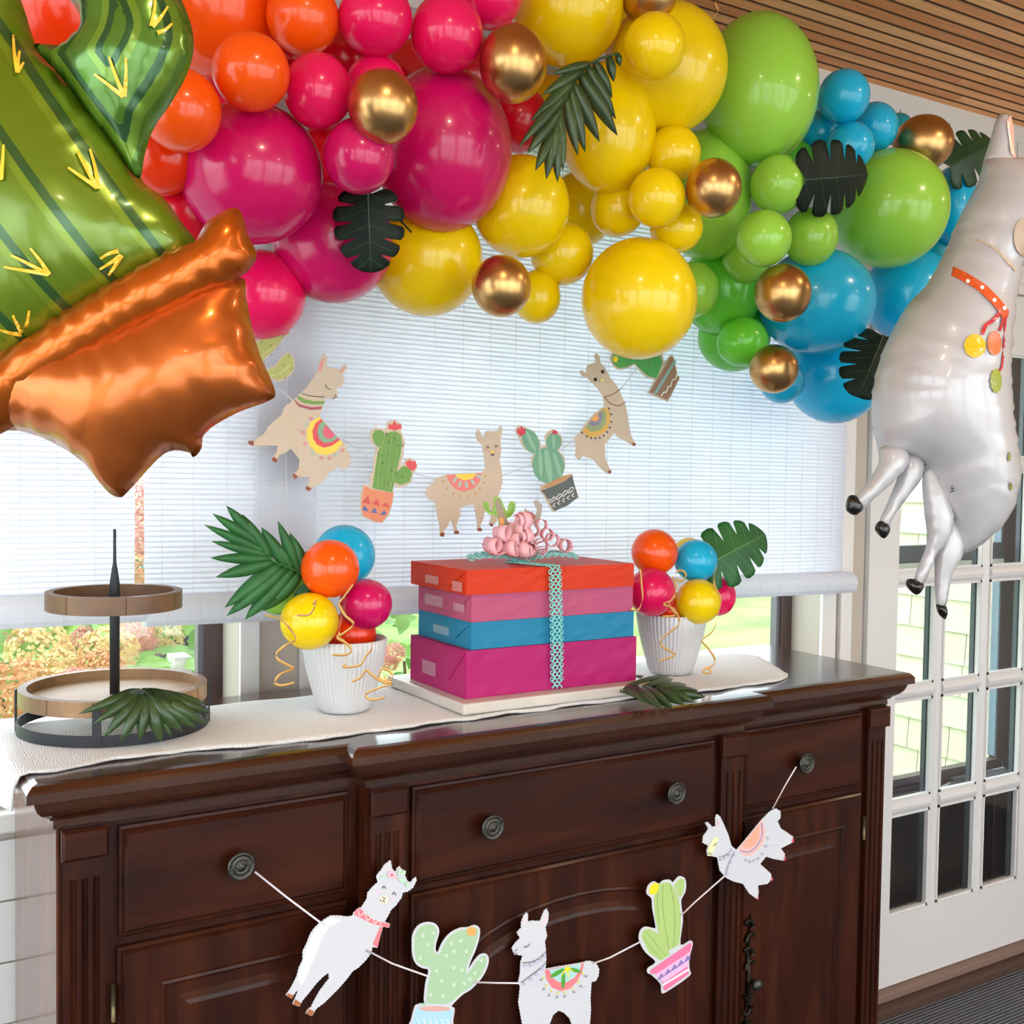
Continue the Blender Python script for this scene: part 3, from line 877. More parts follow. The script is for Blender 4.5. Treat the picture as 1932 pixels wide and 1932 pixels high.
def gift(x0, x1, y0, y1, z0, z1, col, label, seed, fold, tapes):
    mat = pmat('wrapping_paper_'+col[1:], col, .45, spec=.22, bump=(22, .12))
    e_ = empty('gift_box', ((x0+x1)/2, (y0+y1)/2, z0), label, 'gift box', 'stack of wrapped gift boxes')
    obj('wrapped_box', *crumpled(x0, x1, y0, y1, z0, z1, seed), mat, e_)
    # folded end flap on the left side
    h = z1-z0; w = y1-y0
    V = [(x0-.0006, y0+.001, z1-.002), (x0-.0006, y0+w*.28, z0+h*.42), (x0-.0012, y0+w*.22, z0+h*.40), (x0-.0004, y0+.001, z0+.003)]
    pts = [Vector((x0-.0012, y0+.003, z1-.004)), Vector((x0-.0022, y0+w*.27, z0+h*(.30 if fold else .25))), Vector((x0-.0022, y0+w*.75, z0+h*(.32 if fold else .25))), Vector((x0-.0012, y1-.003, z1-.004))]
    V = [p for p in pts]+[p+Vector((.0018, 0, 0)) for p in pts]
    obj('end_flap', V, [(0, 1, 2, 3), (4, 7, 6, 5), (0, 4, 5, 1), (1, 5, 6, 2), (2, 6, 7, 3)], mat, e_)
    V = [Vector((x0-.001, y0+.002, z1-.006)), Vector((x0-.001, y0+.002, z0+.002)), Vector((x0-.0016, y0+w*.30, z0+.004))]
    V += [p+Vector((.0012, 0, 0)) for p in V]
    obj('corner_fold', V, [(0, 1, 2), (5, 4, 3), (0, 3, 4, 1), (1, 4, 5, 2), (2, 5, 3, 0)], mat, e_)
    for (ty0, ty1, tz0, tz1) in tapes:
        a, b2 = y0+w*ty0, y0+w*ty1; c, d = z0+h*tz0, z0+h*tz1
        lc = [min(1, v*.75+.16) for v in srgb(col)[:3]]+[1]
        obj('tape', *boxm(x0-.0028, x0-.0024, a, b2, c, d), pmat('clear_tape_'+col[1:], tuple(lc), .15, coat=.3), e_)
    return e_
gift(.962, 1.343, 1.694, 1.912, zb, 1.2055, '#a81863', 'magenta gift box at the bottom of the stack', 1, True, [(.5, .75, .25, .55)])
gift(.975, 1.340, 1.700, 1.905, 1.2057, 1.2545, '#1f7a9e', 'sky blue gift box, second from the bottom', 2, True, [(.38, .68, .3, .62)])
gift(.976, 1.338, 1.702, 1.908, 1.2547, 1.3042, '#b24f72', 'dusty pink gift box under the orange one', 3, False, [(.1, .3, .3, .6), (.5, .85, .3, .7)])
gift(.962, 1.335, 1.696, 1.914, 1.3044, 1.3485, '#c83208', 'red orange gift box on top of the stack', 4, False, [(.05, .22, .1, .5), (.46, .7, .2, .55)])
ZG = 1.349
# teal crochet band over the stack
teal = pmat('teal_crochet_yarn', '#86cfc8', .8)
xbnd = at(1045, 1180, 1.69).x
bt = empty('crochet_band', (xbnd, 1.694, zb), 'teal openwork crochet band running down the front of the gift boxes', 'ribbon')
def band_net(path, wdir, w, pitch, r_):
    """path: function s->(point, normal); net of waving strands"""
    out = []
    L_ = path['len']; n = int(L_/pitch*6)
    for q in range(4):
        base = -w/2+w*(q+.5)/4
        pts = []
        for i in range(n+1):
            s = L_*i/n; P, nr = path['f'](s)
            amp = w/8*1.15
            off = base+amp*math.sin(2*math.pi*s/pitch+(math.pi if q % 2 else 0))
            pts.append(P+wdir*off+nr*(r_*(1.2+.9*math.cos(4*math.pi*s/pitch+q))))
        out.append(tubem(pts, r_, 5))
    for sgn in (-1, 1):
        m_ = int(L_/pitch)
        for i in range(m_):
            s = (i+.5)*pitch
            P, nr = path['f'](s); c = P+wdir*(sgn*(w/2+.001))+nr*.001
            t_ = (path['f'](min(L_, s+.001))[0]-path['f'](max(0, s-.001))[0]).normalized()
            pts = [c+t_*(.0042*math.cos(a))+wdir*(.0032*math.sin(a)) for a in [k*math.pi/4 for k in range(9)]]
            out.append(tubem(pts, .0011, 4))
    return merge(*out)
ytop = 1.80
def pf(s):
    # from the top centre to the front edge, then down
    Lt = ytop-1.690
    if s < Lt: return Vector((xbnd-.03*(1-s/Lt), ytop-s, ZG+.0005)), Vector((0, 0, 1))
    return Vector((xbnd+.008*((s-Lt)/.22), 1.6905-.003*math.sin((s-Lt)/.22*3), ZG-(s-Lt))), Vector((0, -1, 0))
obj('crochet_net', *band_net({'len': .110+ZG-zb-.003, 'f': pf}, Vector((1, 0, 0)), .020, .0125, .0015), teal, bt, True)
for sgn in (-1, 1):
    P0 = Vector((at(985, 1050, 1.79).x, 1.79, ZG)); 
    P1 = at(882, 1052, 1.80) if sgn < 0 else at(1088, 1050, 1.76)
    def tf(s, P0=P0, P1=P1):
        u_ = s/.1; p = P0.lerp(P1, u_); p.z = ZG+.004+.012*math.sin(u_*2.6)
        return p, Vector((0, -.5, .85)).normalized()
    obj('crochet_tail', *band_net({'len': .1, 'f': tf}, Vector((.2, .8, .3)).normalized(), .020, .0125, .0015), teal, bt, True)

# curled pink bow on top
pinkr = pmat('pink_curling_ribbon', '#ffced6', .5, transl=.3)
bow = empty('ribbon_bow', (at(985, 1045, 1.78).x, 1.78, ZG), 'pale pink curled ribbon bow on top of the gift stack', 'bow')
bc = Vector((at(985, 1040, 1.78).x, 1.78, ZG+.008))
def curl(start, d, turns, rad, lead, w, grow=1.0):
    """spiral ribbon ending in a curl, axis sideways"""
    d = d.normalized(); ax = d.cross(Vector((0, 0, 1)))
    if ax.length < .1: ax = Vector((1, 0, 0))
    ax.normalize(); up = ax.cross(d).normalized()
    pts = [start+d*(lead*k/6)+up*(.15*lead*math.sin(k/6*3.1)) for k in range(6)]
    c = start+d*lead+up*rad
    n = int(14*turns)
    for i in range(n+1):
        a = 2*math.pi*turns*i/n; r_ = rad*(1-.35*i/n*(2-grow))
        pts.append(c-up*(r_*math.cos(a))+d*(r_*math.sin(a))+ax*(w*.55*i/n*turns))
    return stripm(pts, ax, w)
tgt = [(925, 1050), (912, 1035), (965, 1020), (985, 985), (1000, 975), (1020, 1000), (1045, 1015), (1055, 1030), (1010, 1060), (990, 1058), (960, 1052), (1072, 1045), (1030, 1048), (940, 1018), (975, 1000), (1005, 1010), (1035, 990), (955, 1035), (1020, 1035), (990, 1030)]
for i, (px, py) in enumerate(tgt):
    P = at(px, py, 1.775-.03*R.random()); P.z = max(P.z, ZG+.012)
    d = P-bc; ld = max(.012, d.length-.012)
    o_ = obj('ribbon_curl', *curl(bc, d+Vector((0, -.004, .004)), R.uniform(1.1, 1.9), R.uniform(.011, .017), ld, R.uniform(.016, .022)), pinkr, bow, True)
    md = o_.modifiers.new('thickness', 'SOLIDIFY'); md.thickness = .0004

# ------------------------------------------------------------------ ribbed white planters
pw = pmat('white_ribbed_ceramic', '#c6c6c8', .35, coat=.2)
def planter(cx, cy, label):
    H = .128; e_ = empty('ribbed_planter', (cx, cy, ZC), label, 'planter', 'white ribbed planters')
    rib = lambda a, h: 1+(.032*abs(math.cos(a*26)) if .006 < h < H-.001 else 0)
    pr = [(.040, 0), (.045, .003), (.0465, .008), (.053, .03), (.060, .055), (.066, .08), (.0705, .105), (.0735, H-.0015), (.0735, H)]
    V, F = lathem((cx, cy, ZC), pr, 26*14, mod=rib)
    F = F[:-1]
    obj('pot', V, F, pw, e_, True)
    obj('pot_lining', *lathem((cx, cy, ZC), [(.0735, H), (.070, H), (.064, .08), (.05, .02), (.001, .02)], 48, cap=False), pw, e_, True)
    return e_
planter(.777, 1.803, 'white ribbed planter left of the gift boxes')
planter(1.530, 1.812, 'white ribbed planter right of the gift boxes')
# ------------------------------------------------------------------ latex balloons
def latex(name, col, tr=.22):
    return pmat('latex_'+name, col, .24, coat=.35, transl=tr, spec=.45)
LAT = {'orange': latex('orange', '#ff5f0a'), 'redor': latex('red_orange', '#f53a05'), 'pink': latex('hot_pink', '#f21464'), 'mag': latex('magenta', '#d80f68'),
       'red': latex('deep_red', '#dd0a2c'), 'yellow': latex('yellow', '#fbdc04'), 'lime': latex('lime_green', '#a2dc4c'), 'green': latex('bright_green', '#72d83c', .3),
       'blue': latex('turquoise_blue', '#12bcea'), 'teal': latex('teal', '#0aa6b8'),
       'gold': pmat('chrome_gold_latex', '#c79d66', .30, 1.0, bump=(400, .02))}
bm = bmesh.new(); bmesh.ops.create_uvsphere(bm, u_segments=40, v_segments=24, radius=1)
for v in bm.verts:
    if v.co.z < 0:
        t_ = -v.co.z
        v.co.z *= 1+.16*t_*t_
        k = 1-.10*t_**3
        v.co.x *= k; v.co.y *= k
bal_me = bpy.data.meshes.new('balloon'); bm.to_mesh(bal_me); bm.free()
bal_me.polygons.foreach_set('use_smooth', [True]*len(bal_me.polygons)); bal_me.materials.append(LAT['red'])
kv, kf = lathem((0, 0, -1.155), [(.03, .03), (.035, 0), (.028, -.03), (.06, -.09), (.075, -.10)], 10)
knot_me = bpy.data.meshes.new('knot'); knot_me.from_pydata([tuple(v) for v in kv], [], kf); knot_me.materials.append(LAT['red'])
def balloon(px, py, rx, ry, Y, col, label, group, rot=0, tilt=None):
    c = at(px, py, Y); d = depth(c); s = d/FPX
    o = bpy.data.objects.new('balloon', bal_me); COL.objects.link(o)
    q = m3.to_4x4() @ Matrix.Rotation(math.radians(rot), 4, 'Z')
    a = tilt if tilt is not None else (R.uniform(-14, 14), R.uniform(-14, 14))
    q = q @ Matrix.Rotation(math.radians(a[0]), 4, 'X') @ Matrix.Rotation(math.radians(a[1]), 4, 'Y')
    o.matrix_world = Matrix.Translation(c) @ q @ Matrix.Diagonal((rx*s, ry*s, (rx+ry)/2*s, 1))
    o.material_slots[0].link = 'OBJECT'; o.material_slots[0].material = LAT[col]
    tag(o, label, 'balloon', group)
    kn = bpy.data.objects.new('knot', knot_me); COL.objects.link(kn); kn.parent = o
    kn.material_slots[0].link = 'OBJECT'; kn.material_slots[0].material = LAT[col]
    return o
ARCH = 'balloons of the rainbow arch'
BL = [
 (400, 12, 126, 128, 1.78, 'orange', 'large orange balloon at the top left, behind the cactus arm'),
 (112, 25, 120, 120, 1.62, 'redor', 'red orange balloon seen through the loop of the foil cactus arm'),
 (571, 31, 68, 70, 1.66, 'orange', 'orange balloon cut by the top edge, beside a pink one'),
 (474, 136, 72, 72, 1.58, 'orange', 'whole round orange balloon above the big magenta balloon'),
 (341, 208, 75, 77, 1.60, 'orange', 'orange balloon touching the right edge of the foil cactus'),
 (305, 298, 70, 70, 1.72, 'redor', 'red orange balloon low behind the foil cactus'),
 (474, 328, 135, 130, 1.70, 'mag', 'biggest magenta balloon, left of the arch, with wavy window reflections'),
 (352, 402, 66, 66, 1.78, 'red', 'dark red balloon peeking between foil cactus and pot'),
 (628, 458, 113, 113, 1.80, 'mag', 'large magenta balloon behind the low black monstera leaf'),
 (492, 556, 84, 84, 1.84, 'pink', 'hot pink balloon behind the corner of the foil flower pot'),
 (600, 172, 64, 70, 1.60, 'pink', 'hot pink balloon left of the lower-left gold balloon'),
 (708, 35, 70, 68, 1.62, 'pink', 'hot pink balloon at the top edge, above the left gold balloon'),
 (843, 64, 69, 71, 1.60, 'pink', 'hot pink balloon left of the upper gold balloon'),
 (926, -10, 60, 62, 1.66, 'pink', 'hot pink balloon cut by the top edge above the upper gold balloon'),
 (710, 162, 57, 57, 1.66, 'pink', 'pink balloon mostly hidden behind the left gold balloon'),
 (677, 295, 66, 70, 1.58, 'mag', 'small magenta balloon under the left gold balloon'),
 (836, 283, 130, 151, 1.72, 'mag', 'huge tall magenta balloon in the middle of the pink section'),
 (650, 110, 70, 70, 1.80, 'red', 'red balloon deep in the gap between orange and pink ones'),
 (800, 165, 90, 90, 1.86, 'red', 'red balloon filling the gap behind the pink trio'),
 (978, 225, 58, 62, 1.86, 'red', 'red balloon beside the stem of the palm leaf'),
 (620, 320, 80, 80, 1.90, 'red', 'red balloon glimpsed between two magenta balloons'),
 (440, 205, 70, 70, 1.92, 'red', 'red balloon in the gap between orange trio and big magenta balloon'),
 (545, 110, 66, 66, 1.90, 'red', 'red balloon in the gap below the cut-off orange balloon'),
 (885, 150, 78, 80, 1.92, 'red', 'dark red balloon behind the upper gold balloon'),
 (1035, 210, 62, 66, 1.94, 'yellow', 'yellow balloon hidden behind the stem end of the palm leaf'),
 (723, 201, 66, 69, 1.52, 'gold', 'gold chrome balloon in front of the huge magenta balloon'),
 (968, 120, 64, 72, 1.55, 'gold', 'gold chrome balloon between pink and yellow, above the palm leaf'),
 (946, 540, 56, 58, 1.64, 'gold', 'gold chrome balloon hanging lowest in the yellow section'),
 (1224, -10, 53, 53, 1.62, 'gold', 'gold chrome balloon cut off by the top edge'),
 (1346, 355, 53, 55, 1.56, 'gold', 'gold chrome balloon between yellow and green ones'),
 (1477, 553, 53, 55, 1.60, 'gold', 'gold chrome balloon on the big blue balloon'),
 (1460, 696, 46, 46, 1.68, 'gold', 'gold chrome balloon at the lower right beside a bright green one'),
 (1742, 270, 55, 52, 1.72, 'gold', 'gold chrome balloon at the far right near the foil llama'),
 (1072, 15, 104, 106, 1.70, 'yellow', 'large yellow balloon at the top edge, right of the upper gold balloon'),
 (1235, 87, 58, 61, 1.54, 'yellow', 'small yellow balloon in front, below the cut-off gold balloon'),
 (1256, 130, 116, 121, 1.68, 'yellow', 'large yellow balloon touching the big lime balloon at the top'),
 (1146, 243, 92, 124, 1.72, 'yellow', 'large yellow balloon behind the palm leaf'),
 (983, 390, 92, 95, 1.76, 'yellow', 'yellow balloon right of the huge magenta balloon'),
 (805, 490, 106, 106, 1.84, 'yellow', 'large yellow balloon under the magenta ones'),
 (1060, 478, 60, 60, 1.80, 'yellow', 'medium yellow balloon right of the lowest gold balloon'),
 (1012, 560, 46, 50, 1.82, 'yellow', 'small yellow balloon tucked behind the lowest gold balloon'),
 (1165, 393, 52, 53, 1.74, 'yellow', 'small yellow balloon under the palm leaf tips'),
 (1239, 373, 54, 55, 1.62, 'yellow', 'small yellow balloon left of the middle gold balloon'),
 (1270, 290, 52, 52, 1.66, 'yellow', 'small yellow balloon above the middle gold balloon'),
 (1276, 430, 50, 47, 1.68, 'yellow', 'small yellow balloon under the middle gold balloon'),
 (1206, 564, 109, 114, 1.68, 'yellow', 'big round yellow balloon hanging lowest over the window'),
 (1095, 395, 66, 70, 1.92, 'yellow', 'yellow balloon deep behind the others near the palm leaf'),
 (1190, 60, 60, 60, 1.86, 'yellow', 'yellow balloon behind the small front yellow one at the top'),
 (1432, 170, 110, 142, 1.72, 'lime', 'largest lime green balloon under the cedar ceiling'),
 (1332, 368, 86, 124, 1.82, 'lime', 'large lime balloon behind the middle gold balloon'),
 (1468, 348, 52, 55, 1.66, 'lime', 'small lime balloon left of the dark monstera leaf'),
 (1441, 450, 52, 53, 1.62, 'lime', 'small lime balloon, left one of the touching pair'),
 (1530, 447, 50, 55, 1.68, 'lime', 'small lime balloon, right one of the touching pair'),
 (1678, 394, 108, 110, 1.74, 'lime', 'large lime balloon between the blue ones and the foil llama'),
 (1408, 490, 46, 44, 1.78, 'lime', 'small lime balloon half hidden behind the touching pair'),
 (1308, 547, 48, 53, 1.80, 'lime', 'dull lime balloon right behind the lowest yellow balloon'),
 (1362, 545, 76, 88, 1.88, 'green', 'bright green balloon lit through from the window'),
 (1401, 645, 49, 47, 1.80, 'green', 'small bright green balloon left of the low gold balloon'),
 (1385, 635, 68, 66, 1.92, 'green', 'bright green balloon at the bottom of the green section'),
 (1500, 300, 36, 34, 1.82, 'green', 'little green balloon behind the stem of the monstera leaf'),
 (1430, 560, 60, 60, 1.94, 'green', 'glowing green balloon behind the gold balloon near the window'),
 (1592, 182, 48, 50, 1.70, 'blue', 'turquoise balloon, topmost of the small blue bunch'),
 (1650, 240, 43, 46, 1.76, 'blue', 'turquoise balloon, right one of the small blue bunch'),
 (1604, 276, 45, 45, 1.70, 'blue', 'turquoise balloon above the dark monstera leaf'),
 (1546, 250, 38, 40, 1.80, 'blue', 'turquoise balloon, left one of the small blue bunch'),
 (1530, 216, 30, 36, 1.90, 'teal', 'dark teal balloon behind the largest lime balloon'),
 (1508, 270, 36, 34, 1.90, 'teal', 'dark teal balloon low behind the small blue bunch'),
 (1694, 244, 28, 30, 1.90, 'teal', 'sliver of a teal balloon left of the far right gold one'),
 (1541, 569, 108, 99, 1.74, 'blue', 'biggest turquoise balloon with a gold balloon on it'),
 (1716, 556, 86, 88, 1.84, 'blue', 'large turquoise balloon behind the foil llama neck'),
 (1475, 718, 42, 43, 1.80, 'blue', 'small turquoise balloon behind the low gold balloon'),
 (1576, 704, 92, 95, 1.86, 'blue', 'large turquoise balloon hanging lowest on the right'),
 (1797, 388, 44, 74, 1.84, 'blue', 'tall turquoise balloon between large lime one and foil llama'),
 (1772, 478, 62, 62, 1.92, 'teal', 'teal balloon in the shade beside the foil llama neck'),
]
for (px, py, rx, ry, Y, c, lab) in BL:
    balloon(px, py, rx, ry, Y, c, lab, ARCH)
POTB = 'small balloons in the planters'
for a in [
 (650, 1048, 58, 58, 1.87, 'blue', 'turquoise balloon behind the orange one in the left planter'),
 (623, 1073, 55, 55, 1.77, 'orange', 'orange balloon on top in the left planter'),
 (584, 1172, 55, 54, 1.755, 'yellow', 'yellow balloon over the rim of the left planter'),
 (690, 1140, 50, 48, 1.785, 'mag', 'magenta balloon on the right in the left planter'),
 (664, 1196, 46, 44, 1.815, 'redor', 'red orange balloon down inside the left planter'),
 (528, 1108, 52, 52, 1.90, 'lime', 'lime balloon behind the palm leaf of the left planter'),
 (1235, 1042, 44, 44, 1.81, 'orange', 'orange balloon on top in the right planter'),
 (1313, 1058, 41, 40, 1.785, 'blue', 'turquoise balloon in the middle of the right planter bunch'),
 (1317, 1135, 43, 43, 1.745, 'yellow', 'yellow balloon hanging over the rim of the right planter'),
 (1229, 1117, 45, 46, 1.765, 'pink', 'hot pink balloon left, against the gift boxes, right planter'),
 (1354, 1124, 34, 38, 1.85, 'pink', 'hot pink balloon right, behind the yellow one, right planter'),
 (1300, 1046, 32, 32, 1.88, 'yellow', 'pale yellow balloon mostly hidden at the back, right planter'),
 (1267, 1150, 34, 34, 1.80, 'redor', 'red orange balloon down inside the right planter')]:
    balloon(*a, POTB)

# curling ribbons of the planters
goldr = pmat('gold_curling_ribbon', '#d9a75f', .3, .35)
def ribbon(pts, Y, label, w=.0042, name='curling_ribbon'):
    P = []
    for i, p in enumerate(pts):
        y = Y+(p[2] if len(p) > 2 else 0); P.append(at(p[0], p[1], y))
    S = [Vector(q) for q in smooth_line([tuple(p) for p in P], 7)]
    n_ = len(S)
    V, F = [], []
    for i, p in enumerate(S):
        t_ = (S[min(i+1, n_-1)]-S[max(0, i-1)]); 
        if t_.length < 1e-8: t_ = Vector((1, 0, 0))
        t_.normalize(); wd = Vector((0, -.25, 1))-t_*t_.dot(Vector((0, -.25, 1)))
        if wd.length < .25: wd = Vector((1, 0, 0))-t_*t_.x
        wd.normalize(); V += [p-wd*w/2, p+wd*w/2]
    F = [(2*i, 2*i+1, 2*i+3, 2*i+2) for i in range(n_-1)]
    o = obj(name, V, F, goldr, None, True)
    md = o.modifiers.new('thickness', 'SOLIDIFY'); md.thickness = .0004
    return tag(o, label, 'ribbon', 'gold curling ribbons')
YL = 1.70
ribbon([(500, 1160, .1), (520, 1165, .05), (535, 1172), (552, 1193), (558, 1207), (540, 1217, -.01), (524, 1230), (523, 1243), (545, 1256), (553, 1262), (530, 1272, -.01), (518, 1287), (530, 1293), (555, 1288)], YL, 'gold ribbon dangling in a spiral left of the left planter')
ribbon([(667, 1103), (648, 1128), (640, 1140), (650, 1160), (667, 1178), (648, 1195), (636, 1203), (655, 1215), (663, 1228), (650, 1236), (628, 1235)], YL-.005, 'gold ribbon looping between yellow and magenta balloons, left planter')
ribbon([(645, 1162), (640, 1200), (650, 1212, .01), (652, 1250), (648, 1258), (662, 1258), (680, 1254), (690, 1238), (700, 1225), (702, 1210)], YL+.005, 'gold ribbon zigzagging over the front of the left planter')
ribbon([(664, 1286), (680, 1278), (690, 1265), (700, 1272), (718, 1285), (732, 1288), (740, 1272), (722, 1262), (715, 1280), (740, 1290), (715, 1298), (690, 1310), (700, 1320), (726, 1316)], YL-.015, 'gold ribbon curling at the right foot of the left planter')
ribbon([(560, 1160), (585, 1158), (597, 1132), (590, 1140)], YL-.02, 'short gold ribbon across the yellow balloon of the left planter')
YQ = 1.695
ribbon([(1208, 1074), (1210, 1100), (1212, 1130), (1205, 1150), (1190, 1150)], YQ, 'gold ribbon curving over the hot pink balloon, right planter')
ribbon([(1268, 1088), (1277, 1110), (1268, 1132), (1252, 1140), (1272, 1150), (1282, 1175), (1265, 1192), (1248, 1205), (1250, 1220), (1272, 1233), (1270, 1238), (1250, 1245), (1243, 1249)], YQ, 'gold ribbon falling in waves on the right planter')
ribbon([(1353, 1065), (1347, 1100), (1360, 1130), (1355, 1160), (1345, 1190), (1325, 1208), (1335, 1222), (1348, 1242), (1345, 1255), (1330, 1262), (1326, 1268), (1340, 1270), (1338, 1262), (1326, 1264)], YQ+.01, 'gold ribbon trailing from the blue balloon to the runner')
ribbon([(1274, 1086), (1278, 1077), (1290, 1078), (1294, 1088), (1285, 1097), (1275, 1092)], YQ-.02, 'small gold ribbon ring under the blue balloon, right planter')
ribbon([(1250, 1163), (1275, 1160), (1262, 1140), (1275, 1125)], YQ-.01, 'gold ribbon knot at the rim of the right planter')
ribbon([(1340, 45), (1345, 35, .0), (1355, 20), (1350, 5), (1357, -20), (1360, -60)], 1.70, 'thin gold ribbon hanging above the largest lime balloon', .003)

# ------------------------------------------------------------------ leaves
leaf_dark = pmat('dark_fabric_leaf', '#0f1d15', .6, spec=.25, noise=(30, '#0c1912', (1, 1, 1)))
leaf_green = pmat('green_fabric_leaf', '#2f7038', .5, noise=(14, '#225a2b', (1, 1, 1)), transl=.12, bump=(80, .15))
leaf_deep = pmat('deep_green_leaf', '#1f4a2a', .45, noise=(20, '#16361f', (1, 1, 1)), transl=.1)
leaf_olive = pmat('olive_fabric_leaf', '#3a5229', .38, noise=(12, '#28401f', (1, 1, 1)), coat=.12, transl=.08)
vein = pmat('pale_leaf_vein', '#7fa765', .5)
vein_d = pmat('dark_leaf_vein', '#3b5a3c', .5)
def leaflet(b0, tip, w, sag, nrm, fold=.35, n=8):
    b0, tip = Vector(b0), Vector(tip); d = tip-b0; L_ = d.length; s = d.cross(nrm).normalized(); up = s.cross(d).normalized()
    if up.dot(nrm) < 0: up = -up
    V, F = [], []
    for i in range(n+1):
        t_ = i/n; ww = w*(math.sin(math.pi*min(1.0, .12+t_*.88))**.8)*(1-.15*t_)
        if i == n: ww = w*.02
        c = b0+d*t_+up*(sag*L_*math.sin(math.pi*t_))
        V += [c-s*ww/2-up*ww*fold*.5, c+up*ww*fold*.25, c+s*ww/2-up*ww*fold*.5]
    for i in range(n):
        for k in (0, 1): F.append((i*3+k, i*3+k+1, i*3+k+4, i*3+k+3))
    return V, F
def palm(spine, leaflets, Y, mat, label, group='artificial palm leaves', rvein=.0022, dy=None, P=None):
    """spine: px points; leaflets: (base fraction, tip px, tip py, width px, sag[, tip depth shift])"""
    loc_f = P or (lambda x, y, s=0: at(x, y, Y+s))
    sp = [loc_f(p[0], p[1], p[2] if len(p) > 2 else 0) for p in spine]
    S = [Vector(q) for q in smooth_line([tuple(p) for p in sp], 8)]
    e_ = empty('palm_leaf', S[0], label, 'leaf', group)
    obj('midrib', *tubem(S, [rvein*(1-.6*i/len(S)) for i in range(len(S))], 6), mat, e_, True)
    for lf in leaflets:
        fr, tx_, ty_, w, sag = lf[:5]; sh = lf[5] if len(lf) > 5 else 0
        b0 = S[min(len(S)-1, int(fr*(len(S)-1)))]; tp = loc_f(tx_, ty_, sh)
        wm = w*depth(tp)/FPX
        nr = (CAM-b0).normalized()
        o_ = obj('leaflet', *leaflet(b0, tp, wm, sag, nr), mat, e_, True)
        md = o_.modifiers.new('thickness', 'SOLIDIFY'); md.thickness = .0006
    return e_
# arch palm leaf
palm([(1165, 100), (1130, 112), (1100, 130), (1075, 165), (1055, 210), (1045, 250)],
     [(.02, 1170, 125, 14.4, .15), (.12, 1158, 155, 19.2, .12), (.25, 1155, 185, 24, .1), (.36, 1162, 225, 26.4, .08), (.45, 1165, 256, 31.2, .06), (.55, 1131, 268, 28.8, .05), (.62, 1104, 288, 26.4, .05), (.68, 1090, 294, 24, .05), (.8, 1062, 322, 24, .04), (.9, 1052, 344, 24, .03), (.98, 1031, 338, 24, .03), (.95, 1010, 322, 24, .03),
      (.75, 995, 290, 28.8, .06), (.6, 978, 278, 24, .08), (.5, 1000, 230, 24, .08), (.4, 1022, 180, 24, .1), (.85, 1040, 320, 21.6, .05), (.3, 1040, 140, 19.2, .1)], 1.50, leaf_olive, 'glossy palm leaf on the yellow part of the arch')
# planter palm leaf
palm([(597, 1106), (566, 1081), (541, 1069), (517, 1060), (505, 1046), (489, 1022)],
     [(0.98, 427, 954, 26, 0.05), (0.93, 401, 969, 24, 0.05), (0.84, 385, 990, 22, 0.05), (0.78, 399, 1021, 21, 0.05), (0.7, 397, 1053, 24, 0.05), (0.62, 407, 1089, 29, 0.05), (0.5, 424, 1146, 34, 0.05), (0.4, 428, 1162, 34, 0.05), (0.3, 462, 1169, 36, 0.05), (0.2, 496, 1153, 36, 0.05), (0.06, 549, 1149, 35, 0.05), (0.72, 457, 970, 25, 0.05), (0.42, 493, 995, 28, 0.05), (0.3, 510, 1013, 22, 0.05), (0.2, 524, 983, 25, 0.05), (0.12, 547, 1005, 28, 0.05)], 1.80, leaf_green, 'large green palm leaf fanning out of the left planter')
# tray palm leaf draped over the rim of the lower tray
palm([(266, 1303, .03), (274, 1306, .012), (280, 1310, .0), (284, 1318, -.006)],
     [(.0, 148, 1347, 24, .2, -.0), (.1, 176, 1366, 26, .22, -.01), (.2, 195, 1392, 28, .22, -.015), (.35, 228, 1399, 30, .2, -.02), (.55, 264, 1397, 30, .18, -.02), (.8, 304, 1400, 32, .16, -.02), (.75, 345, 1382, 32, .18, -.02), (.55, 370, 1374, 32, .2, -.015), (.35, 392, 1366, 32, .22, -.01), (.15, 398, 1345, 28, .24, .0), (.05, 388, 1326, 22, .2, .02), (.0, 215, 1312, 16, .1, .02), (.0, 330, 1310, 16, .1, .02), (.1, 245, 1385, 22, .2, -.02), (.3, 325, 1392, 24, .18, -.02)],
     1.712, leaf_olive, 'olive palm leaf lying over the rim of the lower tray')
# palm leaf lying by the gift boxes
def flat(x, y, s=0): return atz(x, y, ZC+.010+s)
palm([(1120, 1286), (1160, 1289), (1200, 1294, .014), (1240, 1300, .016), (1280, 1307, .010)],
     [(.05, 1155, 1302, 12, .05), (.15, 1178, 1308, 14, .06), (.25, 1205, 1318, 16, .06), (.35, 1228, 1330, 18, .06), (.5, 1252, 1340, 22, .05), (.6, 1272, 1338, 24, .05), (.75, 1292, 1330, 22, .05), (.85, 1312, 1325, 20, .05), (1, 1330, 1315, 20, .04), (.9, 1318, 1303, 18, .05), (.75, 1296, 1292, 18, .06), (.6, 1270, 1281, 16, .07), (.45, 1262, 1276, 16, .07), (.3, 1215, 1275, 14, .07), (.2, 1190, 1277, 12, .06)],
     0, leaf_olive, 'olive palm leaf lying flat right of the marble board', P=flat)

